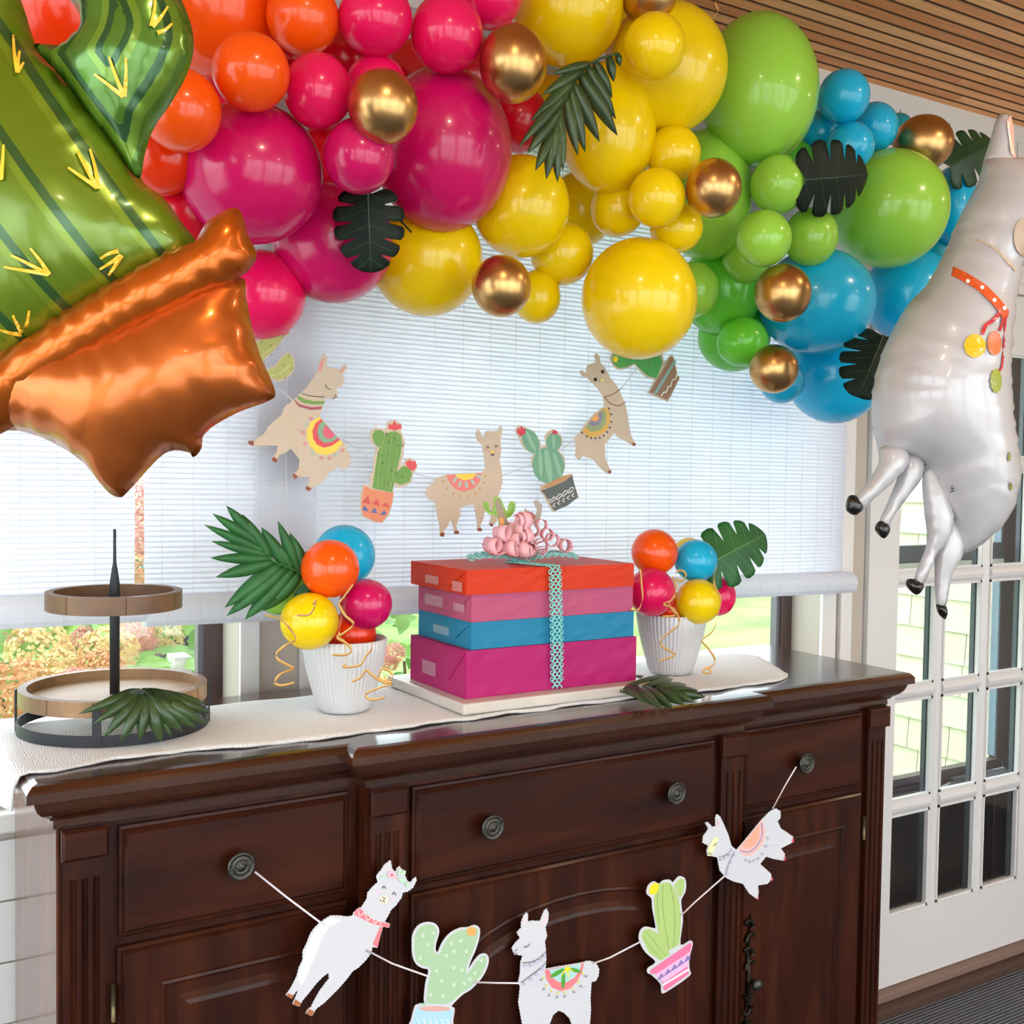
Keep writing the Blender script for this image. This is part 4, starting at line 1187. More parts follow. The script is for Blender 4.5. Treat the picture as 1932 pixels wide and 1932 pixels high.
def monstera(base, tip, wpx, Y, mat, vmat, label, dyb=0.0, dyt=0.0, slits=5, bend=.12, stem=None, wl=1.0, wr=1.0):
    B = at(base[0], base[1], Y+dyb); T = at(tip[0], tip[1], Y+dyt)
    ax = T-B; L_ = ax.length; d = ax/L_
    nr = (CAM-(B+T)/2).normalized(); s = d.cross(nr).normalized(); nr = s.cross(d).normalized()
    if nr.dot(CAM-B) < 0: nr = -nr
    wm = wpx*depth((B+T)/2)/FPX/2
    def M(t_): return wm*math.sqrt(max(0.0, math.sin(math.pi*min(1.0, max(0.0, t_))**.72)))
    half = []
    ts = [(-.02)]
    seg = [(-.04+k*(1.02/slits), -.04+(k+1)*(1.02/slits)) for k in range(slits)]
    pts = [(.04, 0.0)]
    for k, (a, c) in enumerate(seg):
        g = .028
        for q in range(5):
            t_ = a+g+(c-a-2*g)*q/4
            tt = max(0.02, min(.985, t_+.04))
            e_ = .93 if q in (0, 4) else 1.0
            x_ = M(tt)*e_; pts.append((tt+.05*(x_/wm)*tt-.16*(x_/wm)*(1-tt)**3, x_))
        if k < slits-1:
            pts.append((c+.0, M(max(0.05, c))*.40))
    pts.append((1.0, 0.0))
    pts = [(min(p[0], 1.0), p[1]) for p in pts]
    polyR = [(t_, x*wr) for t_, x in pts]; polyL = [(t_, -x*wl) for t_, x in reversed(pts[1:-1])]
    poly = [(t_*L_, x) for t_, x in polyR+polyL]
    ex = [(L_*i/14, wm*j*.09) for i in range(1, 14) for j in range(-9, 10)]
    ex = [p for p in ex if geometry.intersect_point_line and _inside(p, poly, .003)]
    tv, tf = tri2(ccw(poly), ex)
    def put(t_, x, lift=0):
        u_ = t_/L_
        return B+d*t_+s*x+nr*(bend*L_*math.sin(math.pi*u_*.9)-abs(x)*.28+lift)
    e_ = empty('monstera_leaf', B, label, 'leaf', 'artificial monstera leaves')
    o_ = obj('blade', [put(*p) for p in tv], tf, mat, e_, True)
    md = o_.modifiers.new('thickness', 'SOLIDIFY'); md.thickness = .0008
    obj('midrib', *tubem([put(L_*i/16, 0, .0006) for i in range(17)], [.0013*(1-i/20) for i in range(17)], 5), vmat, e_, True)
    for k, (a, c) in enumerate(seg):
        t0 = max(.02, (a+c)/2-.06)*L_; t1 = ((a+c)/2+.07)*L_
        for sg, wd in ((-1, wl), (1, wr)):
            x1 = sg*wd*M(max(0, min(.95, (a+c)/2+.04)))*.8
            obj('side_vein', *tubem([put(t0+(min(t1, L_*.98)-t0)*q/5, x1*q/5, .0005) for q in range(6)], .0005, 4), vmat, e_, True)
    if stem:
        Sp = [B]+[at(p[0], p[1], Y+dyb+p[2]) for p in stem]
        obj('stalk', *tubem(Sp, .0016, 6), mat, e_, True)
    return e_
def _inside(p, poly, marg):
    x, y = p; c = False; n = len(poly); best = 1e9
    for i in range(n):
        x1, y1 = poly[i]; x2, y2 = poly[(i+1) % n]
        if (y1 > y) != (y2 > y) and x < (x2-x1)*(y-y1)/(y2-y1)+x1: c = not c
        dx, dy = x2-x1, y2-y1; L2 = dx*dx+dy*dy
        t_ = 0 if L2 == 0 else max(0, min(1, ((x-x1)*dx+(y-y1)*dy)/L2))
        best = min(best, (x-x1-t_*dx)**2+(y-y1-t_*dy)**2)
    return c and best > marg*marg
monstera((694, 362), (700, 514), 135, 1.64, leaf_dark, vein_d, 'black-green monstera leaf on the lower magenta balloon', stem=[(740, 400, .02), (776, 438, .05)], dyt=.02)
monstera((1515, 340), (1632, 330), 140, 1.60, leaf_dark, vein_d, 'dark monstera leaf between lime and blue balloons', dyt=.0)
monstera((1790, 318), (1870, 270), 105, 1.78, leaf_deep, vein_d, 'dark monstera leaf beside the far right gold balloon')
monstera((1668, 630), (1618, 752), 125, 1.62, leaf_dark, vein_d, 'dark monstera leaf between lowest blue balloon and foil llama')
monstera((1330, 1068), (1440, 1010), 120, 1.80, leaf_green, vein, 'green monstera leaf with pale veins in the right planter', stem=[(1310, 1120, .0), (1290, 1170, .0)], dyt=.01)
# ------------------------------------------------------------------ foil balloons
def foil_mat(name, col, metal, rough, bands=None, coat=.4):
    m = bpy.data.materials.new(name); m.use_nodes = True
    nt = m.node_tree; N = nt.nodes; L = nt.links; b = N['Principled BSDF']
    b.inputs['Base Color'].default_value = srgb(col); b.inputs['Metallic'].default_value = metal; b.inputs['Roughness'].default_value = rough
    b.inputs['Coat Weight'].default_value = coat; b.inputs['Coat Roughness'].default_value = .1
    if bands:
        at_ = N.new('ShaderNodeAttribute'); at_.attribute_name = 'band'
        rp = N.new('ShaderNodeValToRGB'); cr = rp.color_ramp; cr.interpolation = 'CONSTANT'
        cr.elements[0].position = bands[0][0]; cr.elements[0].color = srgb(bands[0][1])
        cr.elements[1].position = bands[1][0]; cr.elements[1].color = srgb(bands[1][1])
        for p, c in bands[2:]:
            e = cr.elements.new(p); e.color = srgb(c)
        fr = N.new('ShaderNodeMath'); fr.operation = 'FRACT'; L.new(at_.outputs['Fac'], fr.inputs[0])
        L.new(fr.outputs[0], rp.inputs[0]); L.new(rp.outputs[0], b.inputs['Base Color'])
    tc = N.new('ShaderNodeTexCoord'); nz = N.new('ShaderNodeTexNoise'); nz.inputs['Scale'].default_value = 11; nz.inputs['Detail'].default_value = 1.5
    L.new(tc.outputs['Object'], nz.inputs[0])
    bp = N.new('ShaderNodeBump'); bp.inputs['Strength'].default_value = .25; bp.inputs['Distance'].default_value = .008
    L.new(nz.outputs[0], bp.inputs['Height']); L.new(bp.outputs[0], b.inputs['Normal'])
    return m

class Puff:
    """inflated foil shape from a pixel outline lying in a plane at distance D facing the room"""
    def __init__(self, outline, D, T, h=.009, wr=(.014, .028, .03), n=5, smooth=True, dn=0.0):
        self.D = D; self.dn = dn
        pts = smooth_line(outline, n, True) if smooth else outline
        P = [((x-966)*D/FPX, -(y-966)*D/FPX) for x, y in pts]
        P = ccw(P)
        # resample boundary
        out = []
        for i in range(len(P)):
            a = Vector(P[i]); b = Vector(P[(i+1) % len(P)]); k = max(1, int((b-a).length/h))
            for j in range(k): out.append(tuple(a.lerp(b, j/k)))
        P = out
        A = np.array(P); lo = A.min(0); hi = A.max(0)
        gx = np.arange(lo[0], hi[0], h); gy = np.arange(lo[1], hi[1], h*.866)
        G = np.array([(x+(h/2 if j % 2 else 0), y) for j, y in enumerate(gy) for x in gx])
        B2 = np.roll(A, -1, 0); E = B2-A; L2 = (E**2).sum(1)
        def dist(Q):
            best = np.full(len(Q), 1e9); arc = np.zeros(len(Q)); inside = np.zeros(len(Q), bool)
            acc = np.concatenate([[0], np.cumsum(np.sqrt(L2))])
            for i in range(len(A)):
                t_ = np.clip(((Q-A[i])@E[i])/max(L2[i], 1e-14), 0, 1)
                d = np.hypot(*(Q-A[i]-t_[:, None]*E[i]).T)
                m_ = d < best; best[m_] = d[m_]; arc[m_] = acc[i]+t_[m_]*math.sqrt(L2[i])
                c = ((A[i, 1] > Q[:, 1]) != (B2[i, 1] > Q[:, 1]))
                if abs(E[i, 1]) > 1e-12:
                    c &= Q[:, 0] < E[i, 0]*(Q[:, 1]-A[i, 1])/E[i, 1]+A[i, 0]
                    inside ^= c
            return best, arc, inside
        d, s, ins = dist(G)
        G = G[ins & (d > h*.55)]
        tv, tf = tri2(P, [tuple(g) for g in G])
        self.v2 = np.array(tv); nV = len(tv)
        d, s, ins = dist(self.v2)
        bnd = d < 1e-6
        ed = set()
        for f in tf:
            for k in range(3):
                a, b = f[k], f[(k+1) % 3]; ed.add((min(a, b), max(a, b)))
        ed = np.array(list(ed)); I = np.concatenate([ed[:, 0], ed[:, 1]]); J = np.concatenate([ed[:, 1], ed[:, 0]])
        deg = np.bincount(I, minlength=nV).astype(float)
        u = d.copy()*.5; 
        for it in range(1500):
            acc = np.bincount(I, weights=u[J], minlength=nV)
            un = acc/deg+h*h*.25
            un[bnd] = 0; u = un
        z = np.sqrt(np.maximum(u, 0)); z = z/z.max()*T
        amp, lam, fall = wr
        ph = s/lam*2*math.pi
        wv = np.sin(ph+1.7*np.sin(ph*.21))+.5*np.sin(ph*1.9+.8)
        z = z*(1+amp*wv*np.exp(-d/fall)*4)
        z = np.maximum(z, 0)
        self.z = z; self.tf = tf; self.d = d; self.s = s; self.bnd = bnd
        self.kd = kdtree.KDTree(nV)
        for i, p in enumerate(tv): self.kd.insert((p[0], p[1], 0), i)
        self.kd.balance()
    def world(self, x, y, z):
        return CAM+RT*x+UP*y+FW*(self.D+self.dn)-FW*z
    def height(self, x, y):
        r_ = self.kd.find_n((x, y, 0), 4); w = 0; v = 0
        for (_, i, dd) in r_:
            k = 1/(dd+1e-4)**2; w += k; v += k*self.z[i]
        return v/w
    def build(self, name, mat, parent, band=None):
        nV = len(self.v2); idx = {}
        V = [self.world(p[0], p[1], z) for p, z in zip(self.v2, self.z)]
        bidx = list(range(nV)); 
        F = [tuple(f) for f in self.tf]
        for i in range(nV):
            if not self.bnd[i]:
                bidx[i] = len(V); V.append(self.world(self.v2[i][0], self.v2[i][1], -self.z[i]*.85))
        F += [tuple(bidx[i] for i in reversed(f)) for f in self.tf]
        o = obj(name, V, F, mat, parent, True)
        if band is not None:
            at_ = o.data.attributes.new('band', 'FLOAT', 'POINT')
            bv = [band(self.v2[i], self.d[i]) for i in range(nV)]
            full = bv+[bv[i] for i in range(nV) if not self.bnd[i]]
            at_.data.foreach_set('value', full)
        return o
    def px(self, x, y):
        return (x-966)*self.D/FPX, -(y-966)*self.D/FPX
    def onto(self, x, y):
        a, b = x, y; h_ = 0
        for _ in range(4):
            h_ = self.height(a, b); k = (self.D+self.dn-h_)/self.D; a, b = x*k, y*k
        return a, b, h_
    def stroke(self, pts, w, lift=.0038):
        """painted stroke mesh on the front surface; px coords; w px (list or float)"""
        P = smooth_line(pts, 6); V, F = [], []; n_ = len(P)
        for i, p in enumerate(P):
            a = P[max(0, i-1)]; b = P[min(n_-1, i+1)]
            t_ = Vector((b[0]-a[0], b[1]-a[1])); t_.normalize(); nn = Vector((-t_.y, t_.x))
            ww = w if not isinstance(w, (list, tuple)) else w[0]+(w[1]-w[0])*i/(n_-1)
            for sg in (-1, 0, 1):
                x, y, hh = self.onto(*self.px(p[0]+nn.x*ww/2*sg, p[1]+nn.y*ww/2*sg))
                V.append(self.world(x, y, hh+lift))
        for i in range(n_-1):
            for k in (0, 1): F.append((i*3+k, i*3+k+1, i*3+k+4, i*3+k+3))
        return V, F
    def patch(self, poly, lift=.0034, h=.006):
        P = ccw([self.px(*p) for p in poly]); A = np.array(P)
        ex = [(x, y) for x in np.arange(A[:, 0].min(), A[:, 0].max(), h) for y in np.arange(A[:, 1].min(), A[:, 1].max(), h) if _inside((x, y), P, .002)]
        tv, tf = tri2(P, ex)
        out = []
        for x, y in tv:
            x, y, hh = self.onto(x, y); out.append(self.world(x, y, hh+lift))
        return out, tf

# --- cactus foil balloon
DC = 1.22
cac = empty('foil_cactus_balloon', atd(150, 900, DC), 'large green foil cactus balloon in a copper pot at the upper left', 'foil balloon')
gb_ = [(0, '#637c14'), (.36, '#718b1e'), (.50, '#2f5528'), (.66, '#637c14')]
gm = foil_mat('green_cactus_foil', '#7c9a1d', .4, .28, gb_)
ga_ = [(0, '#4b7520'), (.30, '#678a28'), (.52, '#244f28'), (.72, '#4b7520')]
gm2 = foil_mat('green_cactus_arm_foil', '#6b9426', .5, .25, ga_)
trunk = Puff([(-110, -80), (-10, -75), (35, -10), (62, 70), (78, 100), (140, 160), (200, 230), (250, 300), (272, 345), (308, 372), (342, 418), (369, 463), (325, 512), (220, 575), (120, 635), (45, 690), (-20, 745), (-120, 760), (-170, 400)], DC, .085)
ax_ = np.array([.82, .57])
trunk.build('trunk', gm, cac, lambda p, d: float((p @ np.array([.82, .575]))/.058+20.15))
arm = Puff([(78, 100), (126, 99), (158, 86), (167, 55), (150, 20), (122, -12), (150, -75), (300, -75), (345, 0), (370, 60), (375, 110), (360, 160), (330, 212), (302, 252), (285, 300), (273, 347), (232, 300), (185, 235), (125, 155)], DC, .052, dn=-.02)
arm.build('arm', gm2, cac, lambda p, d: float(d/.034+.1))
om = foil_mat('copper_orange_foil', '#bf5e10', .75, .3)
om2 = foil_mat('copper_pink_foil', '#bd6224', .75, .32)
pot = Puff([(-60, 640), (150, 640), (330, 555), (448, 520), (462, 560), (474, 620), (490, 672), (517, 737), (503, 756), (445, 778), (386, 814), (377, 846), (362, 862), (350, 852), (306, 856), (240, 925), (222, 938), (195, 924), (150, 870), (90, 832), (30, 812), (-60, 800)], DC, .075, dn=.006)
pot.build('pot', om2, cac)
rim = Puff([(-60, 700), (0, 690), (60, 640), (140, 590), (250, 520), (345, 470), (372, 462), (395, 425), (430, 402), (450, 398), (462, 410), (474, 450), (489, 487), (474, 515), (448, 535), (380, 590), (250, 670), (120, 740), (20, 815), (-60, 830)], DC, .048, dn=-.012, wr=(.016, .03, .03))
rim.build('pot_rim', om, cac)
ndl = pmat('yellow_print', '#f0bf35', .35, coat=.4)
NE = [(trunk, [[(28, 68), (30, 102), (36, 137)], [(40, 98), (37, 120), (36, 140)], [(48, 120), (36, 138)]]), (trunk, [[(-5, 325), (3, 340)], [(10, 275), (8, 305), (5, 340)], [(-4, 305), (4, 342)]]),
      (trunk, [[(131, 318), (160, 338), (185, 355)], [(148, 287), (166, 320), (186, 357)], [(172, 283), (182, 318), (189, 358)]]),
      (trunk, [[(10, 505), (50, 512), (92, 518)], [(24, 483), (58, 500), (94, 519)], [(60, 470), (80, 495), (96, 520)]]),
      (trunk, [[(191, 490), (208, 480), (226, 475)], [(190, 510), (210, 498), (230, 484)], [(207, 521), (218, 505), (232, 483)]]),
      (trunk, [[(3, 624), (25, 630), (44, 632)], [(27, 596), (36, 615), (46, 633)], [(58, 587), (54, 610), (47, 633)]]),
      (arm, [[(180, 142), (210, 165), (235, 185)], [(208, 110), (222, 150), (237, 185)], [(240, 112), (240, 150), (237, 185)]]),
      (arm, [[(295, -5), (293, 25), (288, 52)], [(319, 15), (306, 35), (290, 53)], [(327, 47), (315, 58), (299, 65)]])]
for pf_, sts in NE:
    obj('printed_needles', *merge(*[pf_.stroke(s, [4, 9]) for s in sts]), ndl, cac)
# pink seam streaks between trunk and pot
# --- llama foil balloon
DLL = 2.05
lla = empty('foil_llama_balloon', atd(1790, 1160, DLL), 'white foil llama balloon with red collar floating at the right', 'foil balloon')
wm_ = foil_mat('white_pearl_foil', '#bebbbe', .12, .34, None, .6)
body_ = Puff([(1862, 300), (1845, 345), (1815, 400), (1790, 458), (1770, 500), (1746, 540), (1715, 572), (1690, 612), (1664, 668), (1648, 730), (1645, 790), (1654, 838), (1662, 862), (1700, 862), (1735, 876), (1748, 905), (1762, 948), (1788, 985), (1803, 1030), (1812, 1046), (1850, 1030), (1888, 992), (1910, 950), (1920, 900), (1917, 855), (1904, 800), (1897, 740), (1898, 650), (1906, 600), (1917, 520), (1935, 500), (1985, 490), (2010, 430), (1995, 350), (1950, 310), (1915, 300)], DLL, .125, h=.011, wr=(.012, .045, .05))
body_.build('body', wm_, lla)
ear = Puff([(1858, 318), (1872, 262), (1884, 222), (1895, 210), (1908, 214), (1914, 240), (1916, 280), (1925, 318), (1890, 335)], DLL, .022, h=.007, dn=.01)
ear.build('ear', wm_, lla)
obj('inner_ear', *ear.patch([(1898, 228), (1906, 218), (1911, 242), (1912, 285), (1921, 316), (1906, 290)]), pmat('pink_foil_print', '#e8b7a8', .3, coat=.4), lla)
hoof_m = pmat('black_foil', '#17130f', .3, .3, coat=.5)
def leg(o_, hoof, T, dn):
    e_ = Puff(o_, DLL, T, h=.006, wr=(.006, .025, .02), dn=dn); l_ = e_.build('leg', wm_, lla)
    hf = Puff(hoof, DLL, .013, h=.004, wr=(.03, .02, .01), dn=dn-.002); hf.build('hoof', hoof_m, l_)
leg([(1652, 845), (1690, 845), (1705, 865), (1692, 892), (1662, 922), (1630, 950), (1614, 966), (1602, 945), (1626, 910), (1646, 878)], [(1590, 938), (1606, 936), (1619, 954), (1606, 972), (1587, 963)], .028, -.03)
leg([(1700, 855), (1738, 868), (1736, 900), (1708, 940), (1684, 972), (1670, 1000), (1656, 985), (1670, 950), (1690, 900)], [(1651, 986), (1664, 982), (1676, 998), (1664, 1016), (1647, 1000)], .024, -.01)
leg([(1733, 900), (1752, 885), (1785, 945), (1788, 1000), (1758, 1050), (1738, 1095), (1718, 1106), (1720, 1080), (1741, 1022), (1736, 965)], [(1704, 1092), (1722, 1092), (1736, 1104), (1722, 1121), (1703, 1106)], .026, -.02)
leg([(1766, 975), (1790, 960), (1820, 1015), (1816, 1048), (1797, 1082), (1785, 1142), (1767, 1146), (1763, 1060)], [(1766, 1140), (1785, 1144), (1784, 1168), (1770, 1158)], .024, 0.0)
obj('collar', *body_.stroke([(1788, 510), (1812, 520), (1850, 543), (1880, 572), (1900, 600)], 17), pmat('orange_red_foil_print', '#d9531e', .35, coat=.4), lla)
for x, y in ((1824, 531), (1851, 543), (1874, 567), (1893, 582)):
    obj('collar_dot', *body_.patch([(x+4*math.cos(a), y+4*math.sin(a)) for a in [k*.785 for k in range(8)]], .0050), pmat('white_foil_print', '#f5efe9', .35), lla)
obj('collar_cord', *merge(body_.stroke([(1886, 590), (1872, 605), (1858, 615), (1852, 632)], 7), body_.stroke([(1891, 594), (1890, 610), (1884, 625)], 5), body_.stroke([(1896, 598), (1893, 650), (1889, 690), (1884, 700)], 4)), pmat('crimson_foil_print', '#c01d2e', .35, coat=.4), lla)
def blob(cx, cy, rx, ry, n=22, amp=.08): return [(cx+rx*(1+amp*(k % 2))*math.cos(2*math.pi*k/n), cy+ry*(1+amp*(k % 2))*math.sin(2*math.pi*k/n)) for k in range(n)]
obj('pompom', *body_.patch(blob(1838, 653, 20, 22, 18, .04)), pmat('yellow_foil_print', '#e3b40c', .35, coat=.3), lla)
obj('pompom', *body_.patch(blob(1875, 648, 13, 22, 22)), pmat('salmon_foil_print', '#dd7342', .35, coat=.3), lla)
obj('pompom', *body_.patch(blob(1878, 719, 10, 21, 22, .15)), pmat('olive_foil_print', '#9aa03a', .35, coat=.3), lla)
obj('seam', *merge(body_.stroke([(1784, 470), (1800, 462), (1828, 450), (1870, 466), (1905, 500), (1914, 512)], 3), ), pmat('tan_foil_print', '#c9b190', .4), lla)
obj('face_patch', *body_.patch(blob(1935, 448, 24, 38, 24, 0)), pmat('tan_face_print', '#bda48c', .4), lla)
obj('saddle_print', *merge(body_.patch(blob(1903, 862, 3, 9, 8, 0)), body_.patch(blob(1906, 918, 3, 8, 8, 0))), pmat('muted_green_print', '#8d8a4c', .4), lla)
obj('barcode_print', *merge(*[body_.stroke([(1768+k*1.6, 890+k*4), (1781+k*1.6, 886+k*4)], 1.6+.8*(k % 2), .009) for k in range(11)]), pmat('black_print', '#1d1b1c', .5), lla)

# ------------------------------------------------------------------ printed card cut-outs
def T5(ox, oy, s): return lambda pts: [(ox+x/s, oy+y/s) for x, y in pts]
class Card:
    def __init__(self, name, outline, Y, mat, label, cat, group, th=.0016):
        self.Y = Y; self.th = th; self.k = 0
        P = ccw([(at(x, y, Y).x, at(x, y, Y).z) for x, y in outline])
        n = len(P); tv, tf = tri2(P); m_ = len(tv)
        V = [(x, Y, z) for x, z in tv]+[(x, Y+th, z) for x, z in tv]
        F = [tuple(f) for f in tf]+[tuple(m_+i for i in reversed(f)) for f in tf]
        # side wall along the boundary edges
        cnt = {}
        for f in tf:
            for a in range(3):
                e_ = (f[a], f[(a+1) % 3]); cnt[tuple(sorted(e_))] = cnt.get(tuple(sorted(e_)), 0)+1
        for f in tf:
            for a in range(3):
                i, j = f[a], f[(a+1) % 3]
                if cnt[tuple(sorted((i, j)))] == 1: F.append((j, i, m_+i, m_+j))
        cx = sum(p[0] for p in P)/n; zt_ = max(p[1] for p in P)
        self.root = empty(name, (cx, Y, min(p[1] for p in P)), label, cat, group)
        obj('card', V, F, mat, self.root)
    def poly(self, name, pts, mat):
        self.k += 1
        y = self.Y-.00025*self.k
        P = ccw([(at(a, b, self.Y).x, at(a, b, self.Y).z) for a, b in pts])
        tv, tf = tri2(P)
        return obj(name, [(x, y, z) for x, z in tv], tf, mat, self.root)
    def multi(self, name, polys, mat):
        self.k += 1; y = self.Y-.00025*self.k; ms = []; self.k += min(2, len(polys)//4)
        for i_, pts in enumerate(polys):
            P = ccw([(at(a, b, self.Y).x, at(a, b, self.Y).z) for a, b in pts])
            tv, tf = tri2(P); ms.append(([(x, y-.00006*i_, z) for x, z in tv], tf))
        return obj(name, *merge(*ms), mat, self.root)
    def lines(self, name, lst, w, mat):
        """px polylines drawn as thin flat strokes"""
        self.k += 1; y = self.Y-.00025*self.k; ms = []
        for pts in lst:
            Q = smooth_line(pts, 5) if len(pts) > 2 else pts
            V = []; n_ = len(Q)
            for i, p in enumerate(Q):
                a = Q[max(0, i-1)]; b = Q[min(n_-1, i+1)]; t_ = Vector((b[0]-a[0], b[1]-a[1]))
                if t_.length < 1e-6: t_ = Vector((1, 0))
                t_.normalize()
                for sg in (-1, 1):
                    q = at(p[0]-t_.y*w/2*sg, p[1]+t_.x*w/2*sg, self.Y); V.append((q.x, y, q.z))
            ms.append((V, [(2*i, 2*i+1, 2*i+3, 2*i+2) for i in range(n_-1)]))
        return obj(name, *merge(*ms), mat, self.root)
def ell(cx, cy, rx, ry, n=14, rot=0):
    c, s = math.cos(rot), math.sin(rot)
    return [(cx+rx*math.cos(a)*c-ry*math.sin(a)*s, cy+rx*math.cos(a)*s+ry*math.sin(a)*c) for a in [2*math.pi*k/n for k in range(n)]]
def inpx(poly, d):
    P = ccw(poly)     # image y down: ccw by formula still gives consistent inward offset
    return inset2(P, d)
pc = lambda n, c: pmat('print_'+n, c, .6)
paper_w = pmat('white_card', '#cbcbd0', .65)
paper_c = pmat('cream_card', '#cbb9a4', .7)
brownh = pc('hoof_brown', '#a8633b'); brownd = pc('hoof_dark', '#8a4a38'); ink = pc('ink', '#2f2a2c'); grey = pc('wool_grey', '#cfd0d4'); tanw = pc('wool_tan', '#c2ae98')
pinke = pc('ear_pink', '#efc6cd'); coral = pc('coral', '#e77a80'); redp = pc('red', '#d95058'); greenp = pc('green', '#a5c39c'); green2 = pc('leaf_green', '#a9c373'); sage = pc('sage', '#74a88c'); sage2 = pc('sage_light', '#8fbf9f')
yel = pc('yellow', '#efcf52'); yelb = pc('bright_yellow', '#f2d71f'); bluep = pc('pale_blue', '#a9d0de'); purp = pc('purple', '#8a74b0'); lil = pc('lilac', '#cf9cc8'); pinkp = pc('pink', '#e6729c'); terr = pc('terracotta', '#e08a67'); darkg = pc('slate', '#5f6866'); whitep = pc('white', '#fbfbf8'); navy = pc('navy', '#5f6aa8'); grn3 = pc('grass', '#6f9c4c'); peach = pc('peach', '#eda58c'); orang = pc('orange', '#efa65c'); brnp = pc('brown', '#a37a63')
FG = 'llama and cactus garland on the sideboard'; WG = 'llama and cactus garland in the window'
YG = 1.560
def wool(c, pts, s, mat):
    c.lines('wool_marks', [[(x-s, y-s*.2), (x, y+s*.35), (x+s, y-s*.1)] for x, y in pts], max(1.0, s*.35), mat)

# front garland -------------------------------------------------
t = T5(500, 1532, 4.83)
c = Card('llama_cutout', bumpy(t([(1145, 440), (1160, 520), (1190, 545), (1205, 510), (1225, 495), (1245, 520), (1285, 540), (1275, 575), (1300, 630), (1330, 640), (1350, 610), (1375, 592), (1382, 620), (1350, 690), (1300, 725), (1255, 735), (1245, 780), (1215, 820), (1195, 850), (1150, 890), (1120, 950), (1090, 1000), (1140, 1020), (1130, 1055), (1075, 1045), (1060, 1100), (1030, 1180), (1020, 1238), (980, 1230), (965, 1290), (920, 1350), (850, 1420), (800, 1450), (740, 1530), (670, 1610), (600, 1680), (540, 1740), (470, 1790), (440, 1840), (425, 1860), (372, 1835), (395, 1795), (420, 1780), (450, 1720), (500, 1630), (560, 1550), (585, 1520), (580, 1465), (530, 1500), (470, 1560), (400, 1650), (340, 1720), (325, 1750), (310, 1775), (250, 1750), (270, 1710), (290, 1660), (300, 1615), (280, 1640), (255, 1680), (245, 1702), (190, 1670), (205, 1650), (240, 1600), (290, 1500), (310, 1420), (345, 1350), (345, 1270), (380, 1200), (415, 1110), (450, 1060), (500, 1010), (540, 980), (600, 945), (680, 945), (750, 955), (800, 945), (808, 920), (850, 878), (880, 870), (930, 790), (935, 740), (985, 680), (1030, 640), (1015, 590), (1040, 550), (1060, 530), (1090, 480)]), 7, 1.2), YG, paper_w,
    'white smiling llama cut-out with coral scarf and flower crown, sideboard garland', 'cut-out', FG)
c.multi('far_side_shade', [t([(540, 990), (600, 960), (700, 990), (590, 1040), (520, 1150), (470, 1280), (420, 1400), (380, 1500), (330, 1590), (300, 1500), (345, 1350), (400, 1180), (460, 1070)])], pc('wool_shade', '#dfe2e5'))
c.multi('scarf', [t([(850, 876), (880, 888), (930, 940), (1000, 985), (1080, 1005), (1138, 1020), (1126, 1055), (1060, 1040), (960, 1010), (870, 965), (812, 935), (822, 900)]), t([(1070, 1047), (1055, 1110), (1025, 1236), (980, 1205), (1012, 1130), (1045, 1050)])], coral)
c.lines('scarf_zigzag', [t([(850, 890), (860, 945), (905, 920), (930, 985), (975, 960), (1000, 1010), (1045, 985), (1055, 1030)])], 1.2, whitep)
c.multi('hoof', [t([(205, 1650), (258, 1668), (245, 1700), (192, 1672)]), t([(275, 1705), (325, 1738), (308, 1773), (252, 1748)]), t([(398, 1793), (446, 1812), (425, 1858), (374, 1833)])], brownh)
c.multi('blush', [t(ell(1029, 722, 22, 14)), t(ell(1157, 795, 22, 14))], pc('blush', '#eec3d8')); c.multi('muzzle', [t(ell(1080, 795, 45, 38))], pc('muzzle', '#f4ebc8'))
c.lines('face_lines', [t([(1065, 695), (1080, 670), (1098, 698)]), t([(1155, 750), (1175, 728), (1190, 758)]), t([(1065, 765), (1083, 785), (1100, 775)]), t([(1083, 785), (1078, 805)]), t([(1042, 790), (1060, 812), (1078, 806), (1085, 825)])], 1.3, ink)
c.multi('crown_flowers', [t(ell(1148, 565, 36, 34)), t(ell(1185, 590, 18, 16))], pc('crown_pink', '#ecb7c4')); c.multi('crown_centre', [t(ell(1150, 570, 12, 11))], redp)
c.multi('crown_leaves', [t(ell(1222, 540, 14, 34, 12, .3)), t(ell(1255, 552, 14, 26, 12, .9)), t(ell(1245, 620, 40, 18, 12, .5)), t(ell(1075, 585, 30, 12, 12, -.3)), t(ell(1295, 660, 20, 26, 12, 0))], pc('crown_green', '#b9d8bd'))
wool(c, t([(820, 1035), (945, 1095), (635, 1145), (870, 1145), (770, 1220), (565, 1265), (705, 1310), (855, 1310), (580, 1375), (455, 1440), (695, 1500), (945, 890), (1045, 930)]), 3.2, grey)
# cactus A
oa = [(777.4, 1780.4), (778.5, 1763.9), (787.8, 1747.3), (802.3, 1740), (816.8, 1740.7), (826, 1747.3), (828.8, 1759.7), (824, 1776.3), (822, 1790), (826, 1796), (835.4, 1776.3), (849.9, 1759.7), (868.5, 1750.4), (883, 1749.4), (894.5, 1745), (903.8, 1749.4), (905.9, 1759.7), (902.8, 1776.3), (896.6, 1795), (888.3, 1813.6), (884, 1828), (892.4, 1815.6), (902.8, 1803.2), (911, 1799), (919.3, 1801), (922.4, 1811.5), (919.3, 1826), (911, 1842.5), (900.7, 1855), (888.3, 1867.4), (874, 1876), (860, 1889), (852, 1899), (858, 1903), (855, 1925), (850, 1952), (770, 1952), (776, 1925), (781.6, 1902.6), (786, 1895.5), (800, 1893), (800, 1884), (803, 1855), (808.5, 1831), (798, 1827), (785.7, 1819.8), (778.5, 1803)]
